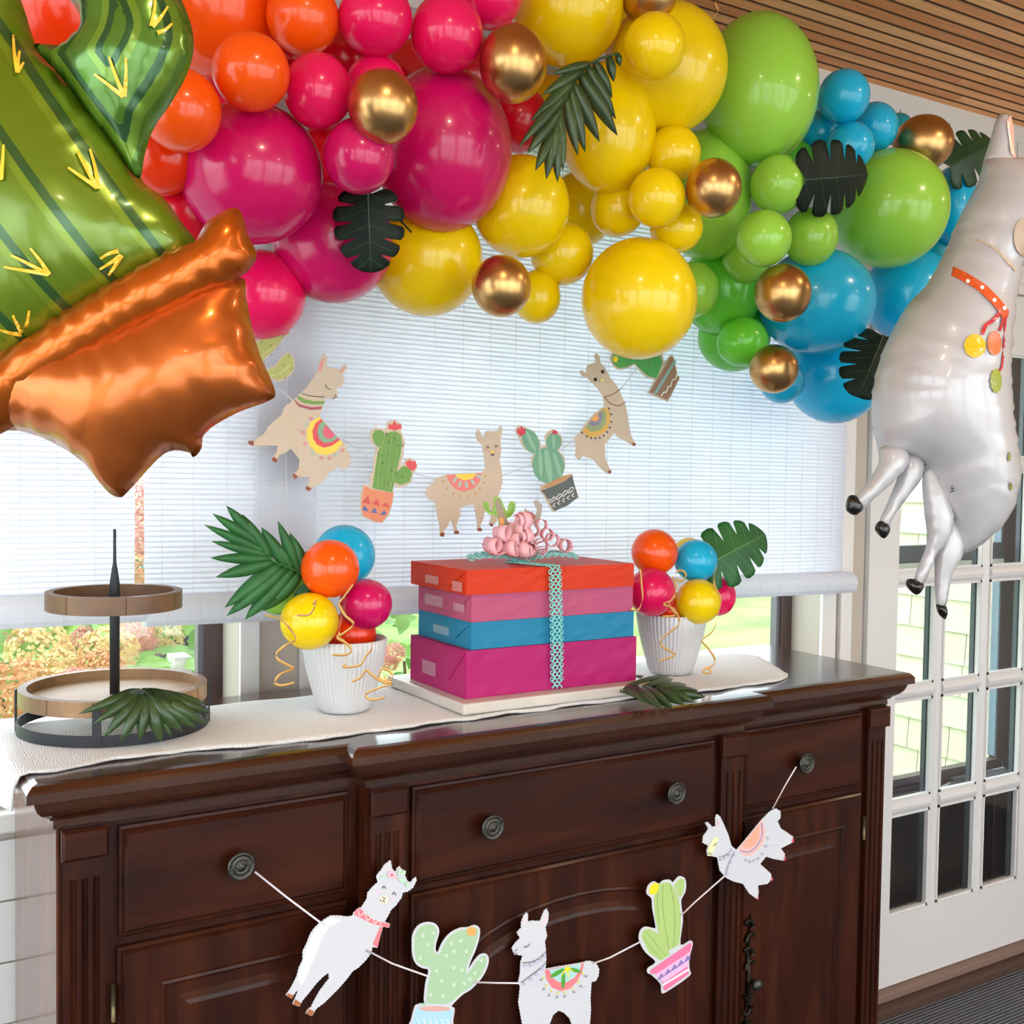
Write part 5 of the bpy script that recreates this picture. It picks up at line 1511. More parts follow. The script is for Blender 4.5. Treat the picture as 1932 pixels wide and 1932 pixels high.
c = Card('cactus_cutout', smooth_line(oa, 3, True), YG-.006, paper_w, 'sage green cactus cut-out in a blue pot, second on the sideboard garland', 'cut-out', FG)
gi = [(x, y) for x, y in oa if y < 1900]
c.poly('cactus_body', inpx(smooth_line([p for p in oa[:31]]+[(846, 1897), (803, 1897)]+oa[39:], 3, True), 4.2), greenp)
c.poly('flower_pot', [(785, 1902), (800, 1899), (845, 1900), (854, 1906), (846, 1950), (774, 1950)], bluep)
c.poly('pot_soil', ell(820, 1903, 30, 5), pc('soil', '#d8a49a'))
c.multi('flower', [ell(889, 1757, 9, 9, 10)], orang)
c.lines('needle_marks', [[(x-4, y-3), (x, y+2), (x+1, y-5)] for x, y in ((798, 1765), (808, 1782), (818, 1760), (793, 1808), (824, 1832), (852, 1780), (857, 1795), (870, 1775), (880, 1795), (842, 1803), (856, 1826), (872, 1830), (833, 1850), (857, 1858), (876, 1855), (812, 1877), (836, 1880), (908, 1812), (896, 1836), (886, 1848))], 1.1, whitep)
c.lines('pot_marks', [[(x, 1922), (x+5, 1928), (x, 1934)] for x in range(786, 845, 11)], 1.4, whitep)
# llama B
t = T5(880, 1532, 4.83)
c = Card('llama_cutout', bumpy(t([(500, 1055), (500, 1010), (520, 950), (550, 915), (562, 935), (560, 1000), (600, 990), (660, 995), (675, 990), (690, 950), (710, 900), (732, 882), (750, 920), (745, 990), (720, 1050), (735, 1130), (715, 1180), (725, 1260), (728, 1350), (720, 1430), (800, 1415), (1070, 1370), (1090, 1360), (1130, 1358), (1180, 1375), (1210, 1430), (1205, 1490), (1180, 1540), (1140, 1550), (1130, 1700), (1135, 1800), (1125, 1932), (1120, 2060), (1050, 2060), (1042, 1900), (1030, 2060), (975, 2060), (960, 1932), (940, 1880), (890, 1830), (840, 1810), (790, 1850), (760, 1930), (750, 2060), (560, 2060), (510, 1932), (495, 1850), (475, 1740), (490, 1600), (475, 1540), (490, 1480), (495, 1370), (515, 1310), (440, 1298), (425, 1270), (415, 1240), (450, 1190), (490, 1150), (460, 1100)]), 6.5, 1.2), YG, paper_w,
    'white llama cut-out in profile with green flower blanket, middle of the sideboard garland', 'cut-out', FG)
c.multi('inner_ear', [t([(520, 1010), (545, 935), (550, 990), (530, 1040)]), t([(690, 1040), (722, 920), (735, 960), (720, 1010), (682, 1065)])], pinke)
c.poly('blanket', t([(712, 1440), (1070, 1375), (1055, 1450), (1010, 1540), (940, 1610), (860, 1632), (780, 1600), (730, 1530)]), coral)
c.poly('blanket_inner', t([(752, 1437), (1048, 1380), (1030, 1440), (980, 1510), (910, 1550), (840, 1550), (785, 1510)]), pc('blanket_blue', '#a7cfcd'))
c.multi('blanket_petal', [t(ell(825, 1465, 75, 20, 14, -.55)), t(ell(880, 1530, 18, 78, 14, .05)), t(ell(985, 1440, 60, 18, 14, .25))], pc('petal_green', '#4f9a34'))
c.multi('blanket_star', [t([(905, 1405), (850, 1510), (905, 1440), (930, 1520), (930, 1430), (985, 1470), (935, 1410)])], yelb)
c.multi('tassel', [t(ell(x, y, 9, 13, 8)) for x, y in ((700, 1510), (725, 1580), (770, 1630), (830, 1645), (895, 1640), (965, 1605), (1015, 1550), (1060, 1470))], pc('tassel_yellow', '#dcd14e'))
c.multi('tassel_end', [t([(x, y), (x+14, y+25), (x-14, y+25)]) for x, y in ((675, 1510), (702, 1595), (750, 1650), (820, 1665), (890, 1660), (975, 1620), (1035, 1565), (1085, 1475))], pc('tassel_grey', '#8a94a0'))
c.lines('necklace', [t([(505, 1368), (600, 1358), (680, 1310), (727, 1255)]), t([(482, 1555), (600, 1470), (690, 1400), (722, 1350)])], 1.1, ink)
c.multi('necklace_bead', [t(ell(x, y, 14, 18, 10)) for x, y in ((530, 1390), (580, 1385), (630, 1360), (668, 1335), (705, 1300), (580, 1515), (635, 1470), (683, 1420), (520, 1555))], pc('bead_lilac', '#b8b4cf'))
c.lines('face_lines', [t([(512, 1215), (535, 1225), (560, 1205), (567, 1190)]), t([(432, 1262), (455, 1240)]), t([(430, 1270), (440, 1285), (455, 1287)])], 1.3, ink)
wool(c, t([(605, 1580), (535, 1685), (660, 1720), (565, 1780), (660, 1825), (770, 1775), (910, 1735), (1000, 1690), (1060, 1760), (1075, 1590), (690, 1890)]), 3.2, grey)
# cactus B
t = T5(1200, 1332, 3.22)
ob = t([(65, 1140), (75, 1090), (110, 1065), (140, 1080), (165, 1060), (205, 1055), (225, 1070), (260, 1035), (295, 1045), (305, 1080), (300, 1130), (275, 1180), (280, 1240), (285, 1310), (270, 1450), (330, 1425), (345, 1450), (325, 1530), (325, 1600), (325, 1640), (180, 1740), (155, 1735), (150, 1690), (100, 1640), (70, 1620), (75, 1590), (120, 1555), (60, 1500), (25, 1440), (18, 1400), (30, 1360), (60, 1340), (110, 1350), (120, 1340), (100, 1230), (95, 1170)])
c = Card('cactus_cutout', smooth_line(ob, 3, True), YG-.006, paper_w, 'light green cactus cut-out in a tilted pink pot, sideboard garland', 'cut-out', FG)
c.multi('cactus_lobe', [t([(108, 1180), (115, 1110), (150, 1075), (200, 1070), (235, 1110), (260, 1180), (272, 1260), (272, 1350), (260, 1450), (170, 1500), (140, 1400), (115, 1280)]), t([(30, 1400), (45, 1360), (80, 1352), (130, 1380), (180, 1440), (205, 1510), (150, 1548), (80, 1500)]), t([(230, 1085), (265, 1048), (292, 1052), (295, 1085), (285, 1140), (262, 1165)])], green2)
c.lines('cactus_lines', [t([(165, 1080), (160, 1200), (175, 1330), (200, 1480)]), t([(205, 1080), (230, 1200), (235, 1350), (225, 1470)]), t([(135, 1110), (128, 1200), (140, 1330)]), t([(60, 1370), (110, 1430), (180, 1520)]), t([(45, 1400), (90, 1470), (150, 1535)])], .8, pc('line_green', '#7d9a4e'))
c.multi('flower', [t(ell(108, 1110, 26, 40, 12, .5))], yelb)
c.poly('flower_pot', t([(85, 1605), (330, 1435), (338, 1455), (330, 1480), (325, 1500), (310, 1600), (322, 1625), (178, 1728), (165, 1725), (165, 1690), (115, 1625), (90, 1630)]), pinkp)
c.poly('pot_band', t([(115, 1630), (328, 1490), (310, 1580), (165, 1680)]), pc('pot_lilac', '#e4b3d8'))
c.multi('pot_triangle', [t([(125+k*40, 1668-k*27), (150+k*40, 1620-k*27), (170+k*40, 1640-k*27)]) for k in range(5)], purp)
c.lines('pot_stripe', [t([(160, 1692), (320, 1595)])], 3.4, whitep)
# llama C
c = Card('llama_cutout', bumpy(t([(440, 745), (420, 710), (435, 705), (465, 735), (485, 730), (482, 680), (492, 657), (510, 670), (530, 710), (560, 780), (580, 850), (610, 875), (650, 830), (765, 690), (815, 640), (850, 622), (878, 640), (878, 680), (860, 700), (880, 745), (920, 770), (955, 795), (950, 830), (880, 865), (905, 900), (900, 940), (840, 930), (790, 915), (755, 960), (820, 1020), (825, 1050), (800, 1080), (740, 1090), (745, 1130), (738, 1175), (690, 1140), (650, 1080), (590, 1065), (550, 1045), (510, 1000), (495, 920), (460, 912), (435, 910), (430, 880), (440, 850), (405, 830), (410, 790), (430, 765)]), 5.5, 1.1), YG, paper_w,
    'tumbling white llama cut-out with pink half-round blanket, right end of the sideboard garland', 'cut-out', FG)
c.poly('blanket', t([(618, 872), (765, 690), (788, 760), (772, 840), (722, 892), (668, 917), (640, 900)]), pc('blanket_pink', '#f0b7ad'))
c.lines('blanket_stripe', [t([(632, 880), (690, 885), (740, 840), (765, 780), (762, 710)])], 2.6, pc('stripe_violet', '#9f8fb8'))
c.poly('blanket_centre', t([(645, 848), (748, 720), (745, 800), (715, 850), (680, 865)]), peach)
c.poly('face', t([(432, 905), (440, 850), (470, 800), (498, 790), (490, 840), (462, 895), (445, 910)]), pc('face_yellow', '#f3ecb0'))
c.multi('inner_ear', [t([(428, 715), (450, 740), (440, 745)]), t([(492, 680), (508, 720), (498, 730)])], pinke)
c.multi('hoof', [t([(950, 800), (958, 815), (952, 832), (944, 820)]), t([(890, 930), (906, 915), (904, 940)]), t([(820, 1035), (830, 1050), (820, 1068)]), t([(728, 1165), (745, 1160), (738, 1176)])], redp)
c.lines('face_lines', [t([(463, 847), (478, 842), (483, 825)]), t([(432, 900), (445, 890), (452, 905)])], 1.1, ink)
c.lines('necklace', [t([(498, 918), (550, 900), (580, 862)]), t([(538, 1030), (560, 960), (595, 880)])], .9, purp)
c.multi('necklace_bead', [t(ell(x, y, 7, 9, 8)) for x, y in ((510, 932), (535, 920), (560, 905), (548, 1015), (556, 980), (570, 945), (590, 905), (665, 935), (690, 945), (712, 938), (740, 925), (765, 895), (785, 850), (797, 800))], pc('bead_grey', '#b3b0bc'))
wool(c, t([(840, 730), (870, 790), (830, 840), (900, 820), (700, 985), (760, 1030), (640, 1000), (600, 1030), (690, 1050)]), 2.4, grey)

# twine
def twine(pts, Y, label, mat, r_=.0016):
    P = [at(p[0], p[1], Y+(p[2] if len(p) > 2 else 0)) for p in pts]
    o_ = obj('garland_cord', *tubem(P, r_, 6), mat, None, True)
    return tag(o_, label, 'cord', 'garland cords')
cordm = pmat('pale_satin_cord', '#dcd3da', .5)
twine([(481, 1645, .03), (540, 1692, .012), (612, 1746, -.002)], YG, 'pale cord from the left drawer knob to the crowned llama', cordm)
twine([(690, 1792, -.002), (740, 1818, 0), (808, 1842, -.008)], YG, 'pale cord between crowned llama and blue-pot cactus', cordm)
twine([(893, 1853, -.008), (940, 1854.5, 0), (985, 1855, -.002)], YG, 'pale cord between blue-pot cactus and middle llama', cordm)
twine([(1118, 1818, -.002), (1150, 1807), (1206, 1778, -.008)], YG, 'pale cord between middle llama and pink-pot cactus', cordm)
twine([(1285, 1727, -.008), (1310, 1703), (1368, 1652, -.002)], YG, 'pale cord between pink-pot cactus and tumbling llama', cordm)
twine([(1458, 1525, -.002), (1480, 1484, .02), (1502, 1447, .03)], YG, 'pale cord from the tumbling llama to the right drawer knob', cordm)

# window garland ------------------------------------------------
YW_ = 1.985
t = T5(450, 600, 4.83)
c = Card('llama_cutout', bumpy(t([(620, 640), (700, 520), (730, 470), (740, 400), (765, 330), (790, 320), (805, 360), (800, 430), (850, 460), (890, 460), (930, 470), (960, 430), (985, 425), (985, 450), (950, 510), (965, 580), (940, 620), (890, 640), (905, 700), (870, 740), (790, 730), (780, 780), (755, 840), (740, 895), (870, 1060), (950, 1130), (990, 1190), (1020, 1260), (1018, 1330), (985, 1370), (930, 1375), (915, 1340), (880, 1380), (830, 1400), (810, 1450), (760, 1500), (700, 1530), (660, 1570), (635, 1580), (605, 1550), (640, 1510), (645, 1440), (600, 1450), (540, 1445), (510, 1470), (485, 1430), (510, 1415), (550, 1380), (560, 1290), (480, 1190), (420, 1230), (370, 1250), (340, 1320), (300, 1295), (310, 1265), (345, 1230), (360, 1165), (260, 1160), (130, 1165), (85, 1145), (90, 1120), (135, 1120), (230, 1060), (300, 960), (400, 880), (420, 810), (500, 750), (560, 690)]), 6, 1.0), YW_, paper_c,
    'cream sleeping llama cut-out with round yellow blanket, left in the window garland', 'cut-out', WG)
c.multi('inner_ear', [t([(725, 470), (750, 390), (775, 365), (770, 420), (745, 495)]), t([(920, 490), (970, 440), (940, 500)])], pc('ear_rose', '#dd8e8c'))
arc = lambda r_, cx=880, cy=1075, a0=2.41, a1=5.55: None
def half(cx, cy, r_, a0, a1, n=18): return [(cx+r_*math.cos(a0+(a1-a0)*k/n), cy+r_*math.sin(a0+(a1-a0)*k/n)) for k in range(n+1)]
a0, a1 = math.radians(50), math.radians(228)
c.poly('blanket', t(half(840, 1020, 170, a0, a1)+[(840, 1020)]) if False else t([(735, 900), (660, 945), (622, 1020), (622, 1090), (650, 1165), (705, 1225), (790, 1250), (880, 1222), (950, 1140)]), yel)
c.poly('blanket_ring', t([(750, 920), (700, 960), (672, 1030), (680, 1100), (715, 1155), (775, 1182), (850, 1165), (925, 1110)]), redp)
c.poly('blanket_ring', t([(768, 940), (730, 975), (715, 1040), (735, 1105), (785, 1140), (850, 1130), (905, 1090)]), pc('blanket_sage', '#86a98a'))
c.poly('blanket_centre', t([(795, 975), (768, 1015), (768, 1060), (795, 1095), (840, 1100), (880, 1070)]), pc('blanket_rose', '#d95f76'))
c.multi('pompom', [t(ell(x, y, 17, 17, 10)) for x, y in ((660, 915), (605, 1145), (830, 1278), (942, 1205), (585, 1043), (755, 1275))], pc('pompom_rose', '#cf8f8f'))
c.multi('pompom', [t(ell(x, y, 17, 17, 10)) for x, y in ((612, 972), (672, 1235), (890, 1245))], pc('pompom_sage', '#a9bfae'))
c.multi('collar', [t([(535, 705), (600, 740), (690, 760), (780, 758), (778, 782), (680, 785), (590, 770), (540, 735)])], grn3)
c.multi('collar', [t([(495, 735), (560, 790), (660, 815), (755, 808), (748, 830), (650, 835), (550, 805)])], pc('collar_wine', '#a4465a'))
c.lines('face_lines', [t([(790, 605), (800, 635), (835, 652)]), t([(855, 735), (880, 725), (900, 715)]), t([(875, 695), (880, 720)]), t([(570, 685), (660, 712), (780, 720)])], 1.2, ink)
c.multi('hoof', [t([(85, 1120), (135, 1118), (130, 1165), (88, 1148)]), t([(315, 1262), (355, 1295), (335, 1320), (298, 1295)]), t([(500, 1415), (535, 1445), (515, 1470), (485, 1435)]), t([(620, 1530), (660, 1555), (635, 1580), (603, 1552)])], brownd)
wool(c, t([(490, 810), (570, 875), (435, 915), (405, 1015), (315, 1045), (290, 1105), (415, 1100), (540, 1015), (520, 1180), (770, 1330), (710, 1355), (800, 1390), (760, 1420)]), 3.2, tanw)
# cactus 1
o1 = t([(1195, 1080), (1210, 1020), (1260, 1000), (1330, 1010), (1360, 990), (1345, 960), (1380, 930), (1430, 930), (1480, 960), (1490, 1000), (1480, 1030), (1500, 1080), (1520, 1140), (1500, 1200), (1510, 1230), (1490, 1290), (1480, 1350), (1510, 1330), (1520, 1290), (1560, 1275), (1610, 1300), (1632, 1350), (1610, 1400), (1590, 1420), (1580, 1490), (1520, 1540), (1450, 1545), (1405, 1510), (1395, 1570), (1418, 1590), (1405, 1690), (1370, 1800), (1310, 1870), (1240, 1865), (1130, 1810), (1105, 1720), (1115, 1600), (1140, 1515), (1200, 1530), (1195, 1440), (1225, 1400), (1230, 1300), (1250, 1200), (1270, 1180), (1215, 1140)])
c = Card('cactus_cutout', o1, YW_, paper_c, 'tall green cactus cut-out in a terracotta pot with triangles, window garland', 'cut-out', WG)
c.multi('cactus_lobe', [t([(1220, 1550), (1240, 1400), (1265, 1250), (1300, 1130), (1350, 1050), (1420, 1030), (1480, 1060), (1490, 1140), (1475, 1250), (1440, 1400), (1400, 1590)]), t([(1215, 1075), (1240, 1025), (1300, 1020), (1340, 1060), (1310, 1140), (1275, 1180), (1235, 1140)]), t([(1405, 1490), (1440, 1400), (1500, 1350), (1560, 1360), (1582, 1420), (1560, 1490), (1480, 1520)])], grn3)
c.multi('flower', [t([(1365, 1010), (1370, 960), (1395, 975), (1420, 935), (1440, 970), (1480, 965), (1485, 1005), (1425, 1025)]), t([(1520, 1320), (1560, 1290), (1580, 1310), (1610, 1300), (1625, 1350), (1590, 1395), (1540, 1365)])], redp)
c.poly('flower_pot', t([(1148, 1530), (1210, 1560), (1310, 1580), (1408, 1592), (1395, 1690), (1360, 1790), (1305, 1858), (1240, 1852), (1140, 1800), (1118, 1720), (1128, 1610)]), terr)
c.multi('pot_triangle', [t([(1125+k*86, 1680+k*14), (1180+k*84, 1615+k*32), (1200+k*86, 1700+k*14)]) for k in range(3)], pc('tri_red', '#cf5750'))
c.multi('pot_triangle', [t([(1122+k*82, 1750+k*22), (1150+k*88, 1705+k*22), (1185+k*80, 1765+k*14)]) for k in range(3)], navy)
c.lines('needle_marks', [t([(x-8, y-12), (x+8, y+12)]) for x, y in ((1345, 1055), (1415, 1090), (1370, 1130), (1450, 1160), (1495, 1160), (1300, 1250), (1370, 1250), (1430, 1280), (1315, 1320), (1390, 1385), (1280, 1420), (1350, 1505), (1440, 1425), (1490, 1450), (1270, 1230))], 1.2, pc('needle_dark', '#3f5a2e'))
c.lines('cactus_ribs', [t([(1330, 1060), (1290, 1250), (1260, 1540)]), t([(1400, 1040), (1370, 1250), (1330, 1570)]), t([(1450, 1050), (1430, 1250), (1375, 1580)])], 1.0, pc('rib_pale', '#a9bf7c'))
# llama 2
t = T5(780, 640, 3.715)
c = Card('llama_cutout', bumpy(t([(440, 650), (455, 630), (475, 660), (485, 690), (510, 645), (560, 645), (600, 640), (603, 610), (620, 610), (622, 660), (610, 700), (615, 780), (605, 850), (620, 920), (625, 1000), (610, 1060), (590, 1110), (580, 1200), (590, 1270), (550, 1310), (530, 1300), (545, 1260), (545, 1180), (500, 1200), (495, 1250), (470, 1300), (475, 1345), (447, 1340), (450, 1300), (435, 1220), (425, 1160), (400, 1160), (330, 1175), (325, 1240), (300, 1310), (315, 1360), (285, 1365), (285, 1330), (260, 1260), (240, 1310), (215, 1340), (212, 1383), (185, 1380), (185, 1310), (170, 1240), (150, 1130), (110, 1125), (88, 1090), (95, 1050), (130, 1010), (170, 970), (230, 950), (350, 940), (480, 935), (505, 900), (495, 820), (480, 740), (450, 710), (440, 680)]), 6, 1.0), YW_, paper_c,
    'cream standing llama cut-out facing us, middle of the window garland above the gifts', 'cut-out', WG)
c.poly('blanket', t([(230, 952), (478, 938), (462, 1000), (420, 1048), (350, 1070), (290, 1048), (250, 1000)]), pc('blanket_salmon', '#e5817a'))
c.poly('blanket_centre', t([(290, 948), (440, 940), (415, 975), (360, 990), (315, 975)]), yel)
c.multi('blanket_petal', [t(ell(x, y, 10, 26, 10, r_)) for x, y, r_ in ((290, 985, .6), (325, 1015, .25), (370, 1020, -.15), (415, 1000, -.6), (455, 960, -1.1))], pc('petal_grey', '#a8c0b4'))
c.multi('tassel', [t([(x, y-10), (x+9, y+12), (x-9, y+12)]) for x, y in ((208, 990), (235, 1040), (278, 1080), (323, 1095), (380, 1095), (430, 1078), (465, 1045), (495, 1000), (500, 955))], pc('tassel_gold', '#c9a24a'))
c.lines('face_lines', [t([(508, 765), (518, 750), (528, 765)]), t([(566, 758), (578, 742), (588, 756)]), t([(538, 805), (552, 815), (565, 805)]), t([(552, 795), (552, 814)])], 1.2, ink)
c.multi('nose', [t(ell(551, 790, 14, 10))], yel); c.multi('blush', [t(ell(515, 783, 13, 8)), t(ell(588, 775, 12, 8))], pc('blush_peach', '#eab3a0'))
c.multi('hoof', [t([(187, 1355), (213, 1357), (211, 1383), (185, 1381)]), t([(286, 1342), (314, 1345), (316, 1362), (285, 1365)]), t([(448, 1325), (474, 1325), (476, 1346), (446, 1345)]), t([(535, 1290), (556, 1297), (550, 1315), (530, 1308)])], brownd)
wool(c, t([(550, 855), (575, 930), (520, 1010), (470, 1120), (400, 1110), (330, 1140), (265, 1120), (215, 1085), (200, 1190), (250, 1200), (280, 1270), (460, 1200), (520, 1080), (225, 1110), (540, 1040)]), 2.8, tanw)
# cactus 2
o2 = t([(715, 640), (735, 600), (770, 610), (800, 625), (850, 650), (885, 710), (895, 755), (930, 740), (920, 680), (940, 650), (980, 630), (1010, 645), (1040, 680), (1045, 730), (1020, 780), (1060, 830), (1065, 900), (1040, 960), (1115, 940), (1120, 990), (1160, 1110), (990, 1210), (970, 1200), (910, 1090), (885, 1050), (900, 1020), (940, 1005), (880, 960), (835, 900), (825, 840), (840, 800), (780, 770), (745, 710)])
c = Card('cactus_cutout', o2, YW_, paper_c, 'blue-green round cactus cut-out in a slate pot, window garland', 'cut-out', WG)
c.multi('cactus_lobe', [t(ell(945, 885, 112, 128, 24, -.15)), t(ell(822, 715, 55, 92, 20, -.45)), t(ell(983, 720, 55, 62, 20))], sage)
c.multi('cactus_stripe', [t(ell(945, 885, 22, 122, 18, -.15)), t(ell(890, 870, 14, 100, 16, -.05)), t(ell(1010, 885, 14, 105, 16, -.3)), t(ell(822, 715, 14, 80, 14, -.45)), t(ell(983, 720, 12, 52, 14))], sage2)
c.multi('flower', [t([(722, 650), (730, 620), (745, 635), (755, 602), (768, 630), (785, 620), (780, 665), (750, 680)]), t([(970, 660), (978, 635), (1000, 640), (1008, 660), (990, 668)])], pc('flower_crimson', '#cf3f55'))
c.poly('pot_soil', t([(890, 1050), (960, 1000), (1050, 960), (1108, 950), (1060, 990), (960, 1035)]), pc('soil_tan', '#c59468'))
c.poly('flower_pot', t([(892, 1062), (970, 1035), (1060, 995), (1110, 955), (1122, 1000), (1150, 1108), (1080, 1165), (985, 1203), (918, 1085)]), darkg)
c.lines('pot_wave', [t([(940, 1120), (960, 1128), (980, 1105), (1000, 1110), (1020, 1085), (1040, 1090), (1060, 1062), (1085, 1065), (1100, 1040), (1125, 1045)]), t([(945, 1138), (965, 1142), (990, 1120), (1010, 1122), (1035, 1098), (1050, 1100), (1075, 1075), (1095, 1076), (1115, 1055)])], 1.4, whitep)
c.lines('pot_chevron', [t([(990+k*33, 1148-k*18), (975+k*33, 1168-k*18), (992+k*33, 1175-k*18)]) for k in range(5)], 1.3, whitep)
# llama 3
c = Card('llama_cutout', bumpy(t([(1165, 225), (1180, 215), (1215, 245), (1210, 200), (1235, 175), (1280, 160), (1270, 110), (1285, 97), (1305, 120), (1310, 165), (1345, 200), (1380, 270), (1430, 330), (1455, 390), (1480, 440), (1500, 520), (1510, 600), (1525, 670), (1555, 730), (1540, 748), (1500, 720), (1440, 690), (1410, 650), (1390, 680), (1340, 740), (1345, 830), (1380, 920), (1365, 942), (1330, 920), (1300, 890), (1260, 840), (1190, 820), (1160, 845), (1135, 820), (1140, 750), (1130, 690), (1170, 650), (1200, 600), (1270, 520), (1340, 470), (1330, 400), (1290, 340), (1240, 290), (1220, 270), (1185, 260)]), 6, 1.0), YW_, paper_c,
    'leaping cream llama cut-out with green and orange blanket, right in the window garland', 'cut-out', WG)
c.poly('blanket', t([(1185, 640), (1270, 535), (1335, 478), (1368, 492), (1380, 560), (1360, 632), (1300, 680), (1225, 690)]), pc('blanket_amber', '#dcae5a'))
c.poly('blanket_ring', t([(1205, 615), (1275, 535), (1330, 490), (1352, 520), (1350, 585), (1310, 640), (1245, 650)]), pc('blanket_moss', '#98a878'))
c.poly('blanket_ring', t([(1225, 590), (1280, 532), (1322, 505), (1325, 560), (1290, 605), (1250, 612)]), pc('blanket_dusk', '#8a86a0'))
c.poly('blanket_centre', t([(1245, 565), (1290, 525), (1300, 555), (1275, 580)]), orang)
c.multi('tassel', [t([(x-7, y-7), (x+9, y-2), (x+2, y+12)]) for x, y in ((1178, 655), (1212, 680), (1243, 692), (1272, 693), (1302, 690), (1330, 675), (1355, 650), (1372, 618), (1383, 578), (1380, 525), (1367, 485))], ink)
c.lines('necklace', [t([(1330, 405), (1390, 390), (1445, 350)]), t([(1335, 405), (1380, 450), (1440, 465), (1485, 440)])], 1.2, pc('necklace_wine', '#8a3f3a'))
c.multi('eye', [t(ell(1273, 283, 11, 13)), t(ell(1323, 228, 11, 14))], ink); c.multi('nose', [t(ell(1318, 290, 16, 13))], pc('nose_yellow', '#d9d08a'))
c.multi('hoof', [t([(1535, 722), (1558, 735), (1545, 750), (1530, 742)]), t([(1360, 925), (1380, 915), (1382, 938), (1365, 944)])], brownd)
wool(c, t([(1410, 425), (1420, 520), (1460, 590), (1440, 640), (1420, 680), (1280, 730), (1190, 740), (1240, 790), (1320, 800), (1400, 600)]), 2.8, tanw)
# cactus 3 (half behind the low yellow balloon)
c = Card('cactus_cutout', smooth_line(t([(1380, 140), (1395, 90), (1480, 55), (1620, 50), (1730, 75), (1755, 150), (1780, 140), (1800, 115), (1825, 125), (1855, 260), (1870, 268), (1790, 425), (1770, 432), (1650, 382), (1648, 362), (1690, 285), (1640, 270), (1590, 225), (1550, 180), (1500, 205), (1440, 215), (1400, 185)]), 2, True), YW_+.004, paper_c, 'green cactus cut-out with striped brown pot, half behind the low yellow balloon', 'cut-out', WG)
c.poly('cactus_body', t([(1390, 140), (1405, 95), (1490, 65), (1620, 60), (1720, 82), (1745, 165), (1705, 275), (1645, 258), (1595, 215), (1550, 168), (1495, 195), (1440, 203), (1405, 178)]), pc('kelly_green', '#54a457'))
c.poly('flower_pot', t([(1655, 370), (1800, 122), (1820, 130), (1848, 258), (1862, 268), (1788, 420), (1772, 425)]), brnp)
c.lines('pot_stripe', [t([(1690, 385), (1835, 150)])], 5, pc('stripe_teal', '#8fb3b5')); c.lines('pot_wave', [t([(1735, 400), (1755, 370), (1770, 372), (1785, 330), (1800, 332), (1815, 285), (1835, 280), (1845, 240)])], 1.8, whitep)
c.multi('flower', [t(ell(1415, 140, 18, 22, 10))], yelb)
# cactus 0 (behind the foil pot)
t = T5(450, 600, 4.83)
c = Card('cactus_cutout', smooth_line(t([(90, 250), (200, 185), (300, 155), (375, 120), (385, 90), (430, 72), (465, 100), (465, 140), (415, 185), (365, 255), (290, 335), (215, 405), (230, 460), (275, 455), (340, 425), (390, 350), (450, 318), (500, 350), (517, 420), (492, 500), (420, 562), (350, 578), (260, 545), (150, 500), (60, 400)]), 3, True), YW_, paper_c, 'olive cactus cut-out peeking out behind the copper foil pot', 'cut-out', WG)
c.multi('cactus_lobe', [t([(100, 265), (210, 200), (310, 168), (395, 150), (405, 180), (355, 250), (280, 325), (200, 395), (90, 380)]), t([(250, 490), (345, 437), (398, 360), (450, 330), (492, 358), (505, 420), (482, 492), (415, 550), (350, 565), (290, 535)])], pc('olive_lobe', '#b3b867'))
c.multi('flower', [t([(380, 130), (395, 95), (430, 80), (458, 100), (455, 135), (410, 165)])], redp)
c.lines('needle_marks', [t([(x-10, y+8), (x+10, y-12)]) for x, y in ((210, 225), (290, 255), (355, 278), (300, 338), (400, 172), (455, 345), (410, 430), (490, 462), (345, 510), (425, 545))], 1.1, pc('needle_dark', '#3f5a2e'))
c.lines('cactus_ribs', [t([(170, 370), (260, 310), (340, 240)]), t([(300, 525), (380, 500), (470, 430)])], 1.0, pc('rib_cream', '#e4dcae'))
cw = pmat('grey_white_thread', '#c9c9cf', .6)
twine([(515, 722), (553, 757)], YW_+.0010, 'thin thread from the olive cactus to the sleeping llama', cw, .0011)
twine([(645, 828), (706, 868)], YW_+.0010, 'thin thread between sleeping llama and tall green cactus', cw, .0009)
twine([(775, 892), (832, 905)], YW_+.0010, 'thin thread between tall green cactus and standing llama', cw, .0009)
twine([(945, 898), (1004, 876)], YW_+.0010, 'thin thread between standing llama and round cactus', cw, .0009)
twine([(1058, 850), (1090, 824)], YW_+.0010, 'thin thread between round cactus and leaping llama', cw, .0009)
twine([(1168, 738), (1204, 692)], YW_+.0010, 'thin thread between leaping llama and striped-pot cactus', cw, .0009)

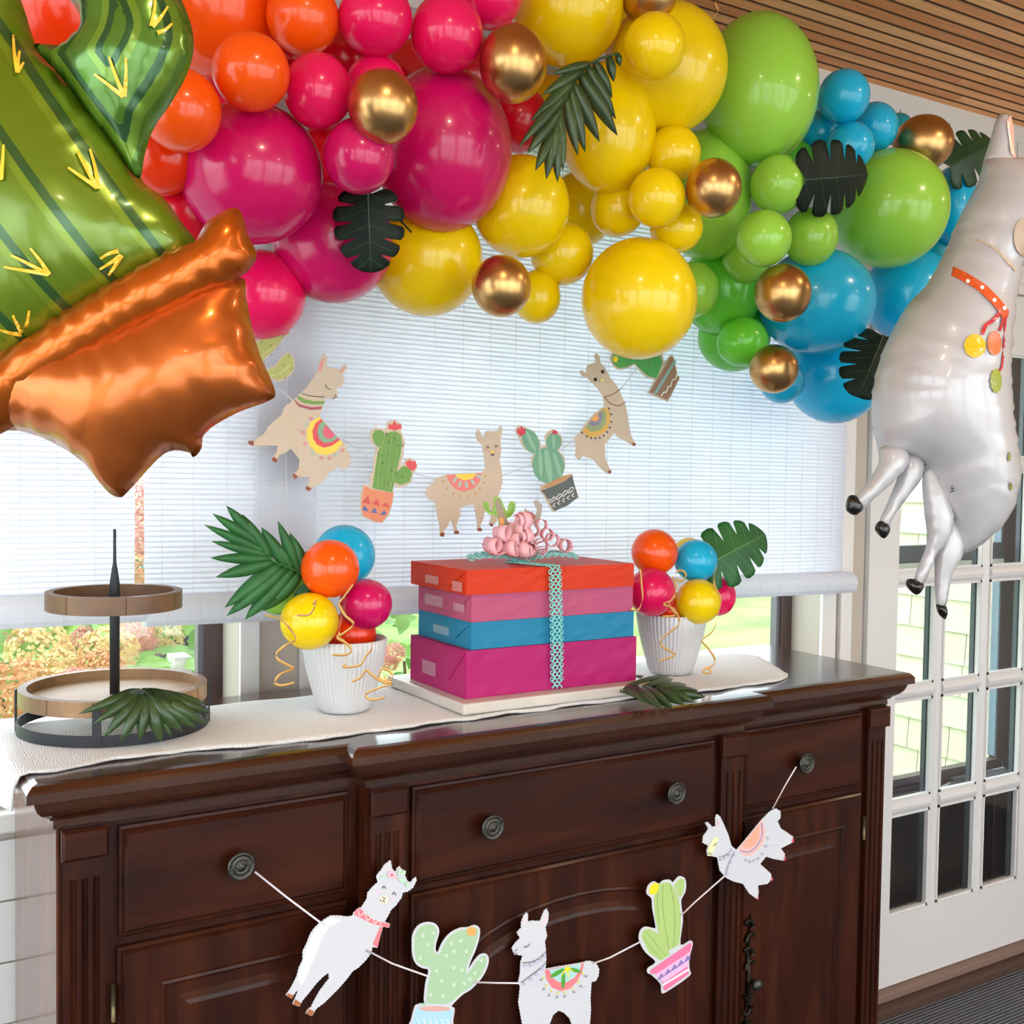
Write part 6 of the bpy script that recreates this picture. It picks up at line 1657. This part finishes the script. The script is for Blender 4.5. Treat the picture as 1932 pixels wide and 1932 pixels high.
for (p0, p1, lb) in (((1226, 690), (1330, 330), 'thin thread from the striped-pot cactus up behind the balloons to the blind'), ((500, 690), (455, 330), 'thin thread from the olive cactus up behind the balloons to the blind')):
    A_ = at(p0[0], p0[1], YW_+.0010); B_ = at(p1[0], p1[1], 2.05); k_ = (2.47-A_.z)/(B_.z-A_.z); B_ = A_.lerp(B_, k_); B_.y = 2.056
    tag(obj('garland_cord', *tubem([A_, A_.lerp(B_, .5), B_], .0009, 6), cw, None, True), lb, 'cord', 'garland cords')
# topper picks on the bow
t = T5(780, 640, 3.715)
c = Card('cactus_topper', smooth_line(t([(492, 1150), (505, 1135), (525, 1145), (535, 1190), (560, 1205), (565, 1120), (585, 1102), (615, 1120), (640, 1180), (660, 1205), (672, 1150), (690, 1135), (714, 1150), (712, 1200), (680, 1245), (655, 1260), (680, 1320), (650, 1335), (605, 1310), (590, 1245), (530, 1225), (500, 1190)]), 3, True), 1.80, pc('topper_green', '#86b34a'), 'small green cactus topper with a llama on it, stuck in the pink bow', 'cake topper', 'toppers in the bow')
c.poly('llama_back', t([(570, 1150), (585, 1115), (605, 1118), (630, 1190), (650, 1255), (690, 1330), (640, 1335), (605, 1300), (590, 1240)]), pc('topper_taupe', '#9b8c78'))
c.poly('saddle', t([(600, 1260), (625, 1245), (635, 1290), (612, 1310)]), orang)
c.lines('cactus_ribs', [t([(505, 1150), (520, 1195), (580, 1220)]), t([(700, 1150), (692, 1200), (655, 1240)])], 1.0, pc('rib_dark', '#5d8a35'))
c = Card('llama_topper', smooth_line(t([(848, 1150), (855, 1130), (868, 1135), (875, 1125), (880, 1150), (900, 1155), (902, 1190), (890, 1250), (875, 1300), (840, 1290), (800, 1240), (782, 1205), (785, 1186), (800, 1200), (850, 1230), (868, 1200)]), 3, True), 1.79, pc('topper_grey', '#a5978c'), 'small grey llama topper with raised hoof in the pink bow', 'cake topper', 'toppers in the bow')
c.poly('pack', t([(800, 1205), (835, 1215), (858, 1245), (840, 1268), (810, 1245)]), pc('pack_red', '#a8574e'))

# wooden furniture foot at the right frame edge
fp = atz(1938, 1800, 0.002)
o = obj('furniture_foot', *lathem((fp.x+.028, fp.y+.0, 0.001), [(.012, 0), (.018, .01), (.030, .03), (.034, .05), (.028, .07), (.018, .085), (.020, .10), (.024, .16), (.022, .42), (.0, .43)], 24), pmat('orange_turned_wood', '#a85f2c', .35, coat=.3), None, True)
tag(o, 'turned orange wood furniture foot at the right edge of the carpet', 'furniture leg')
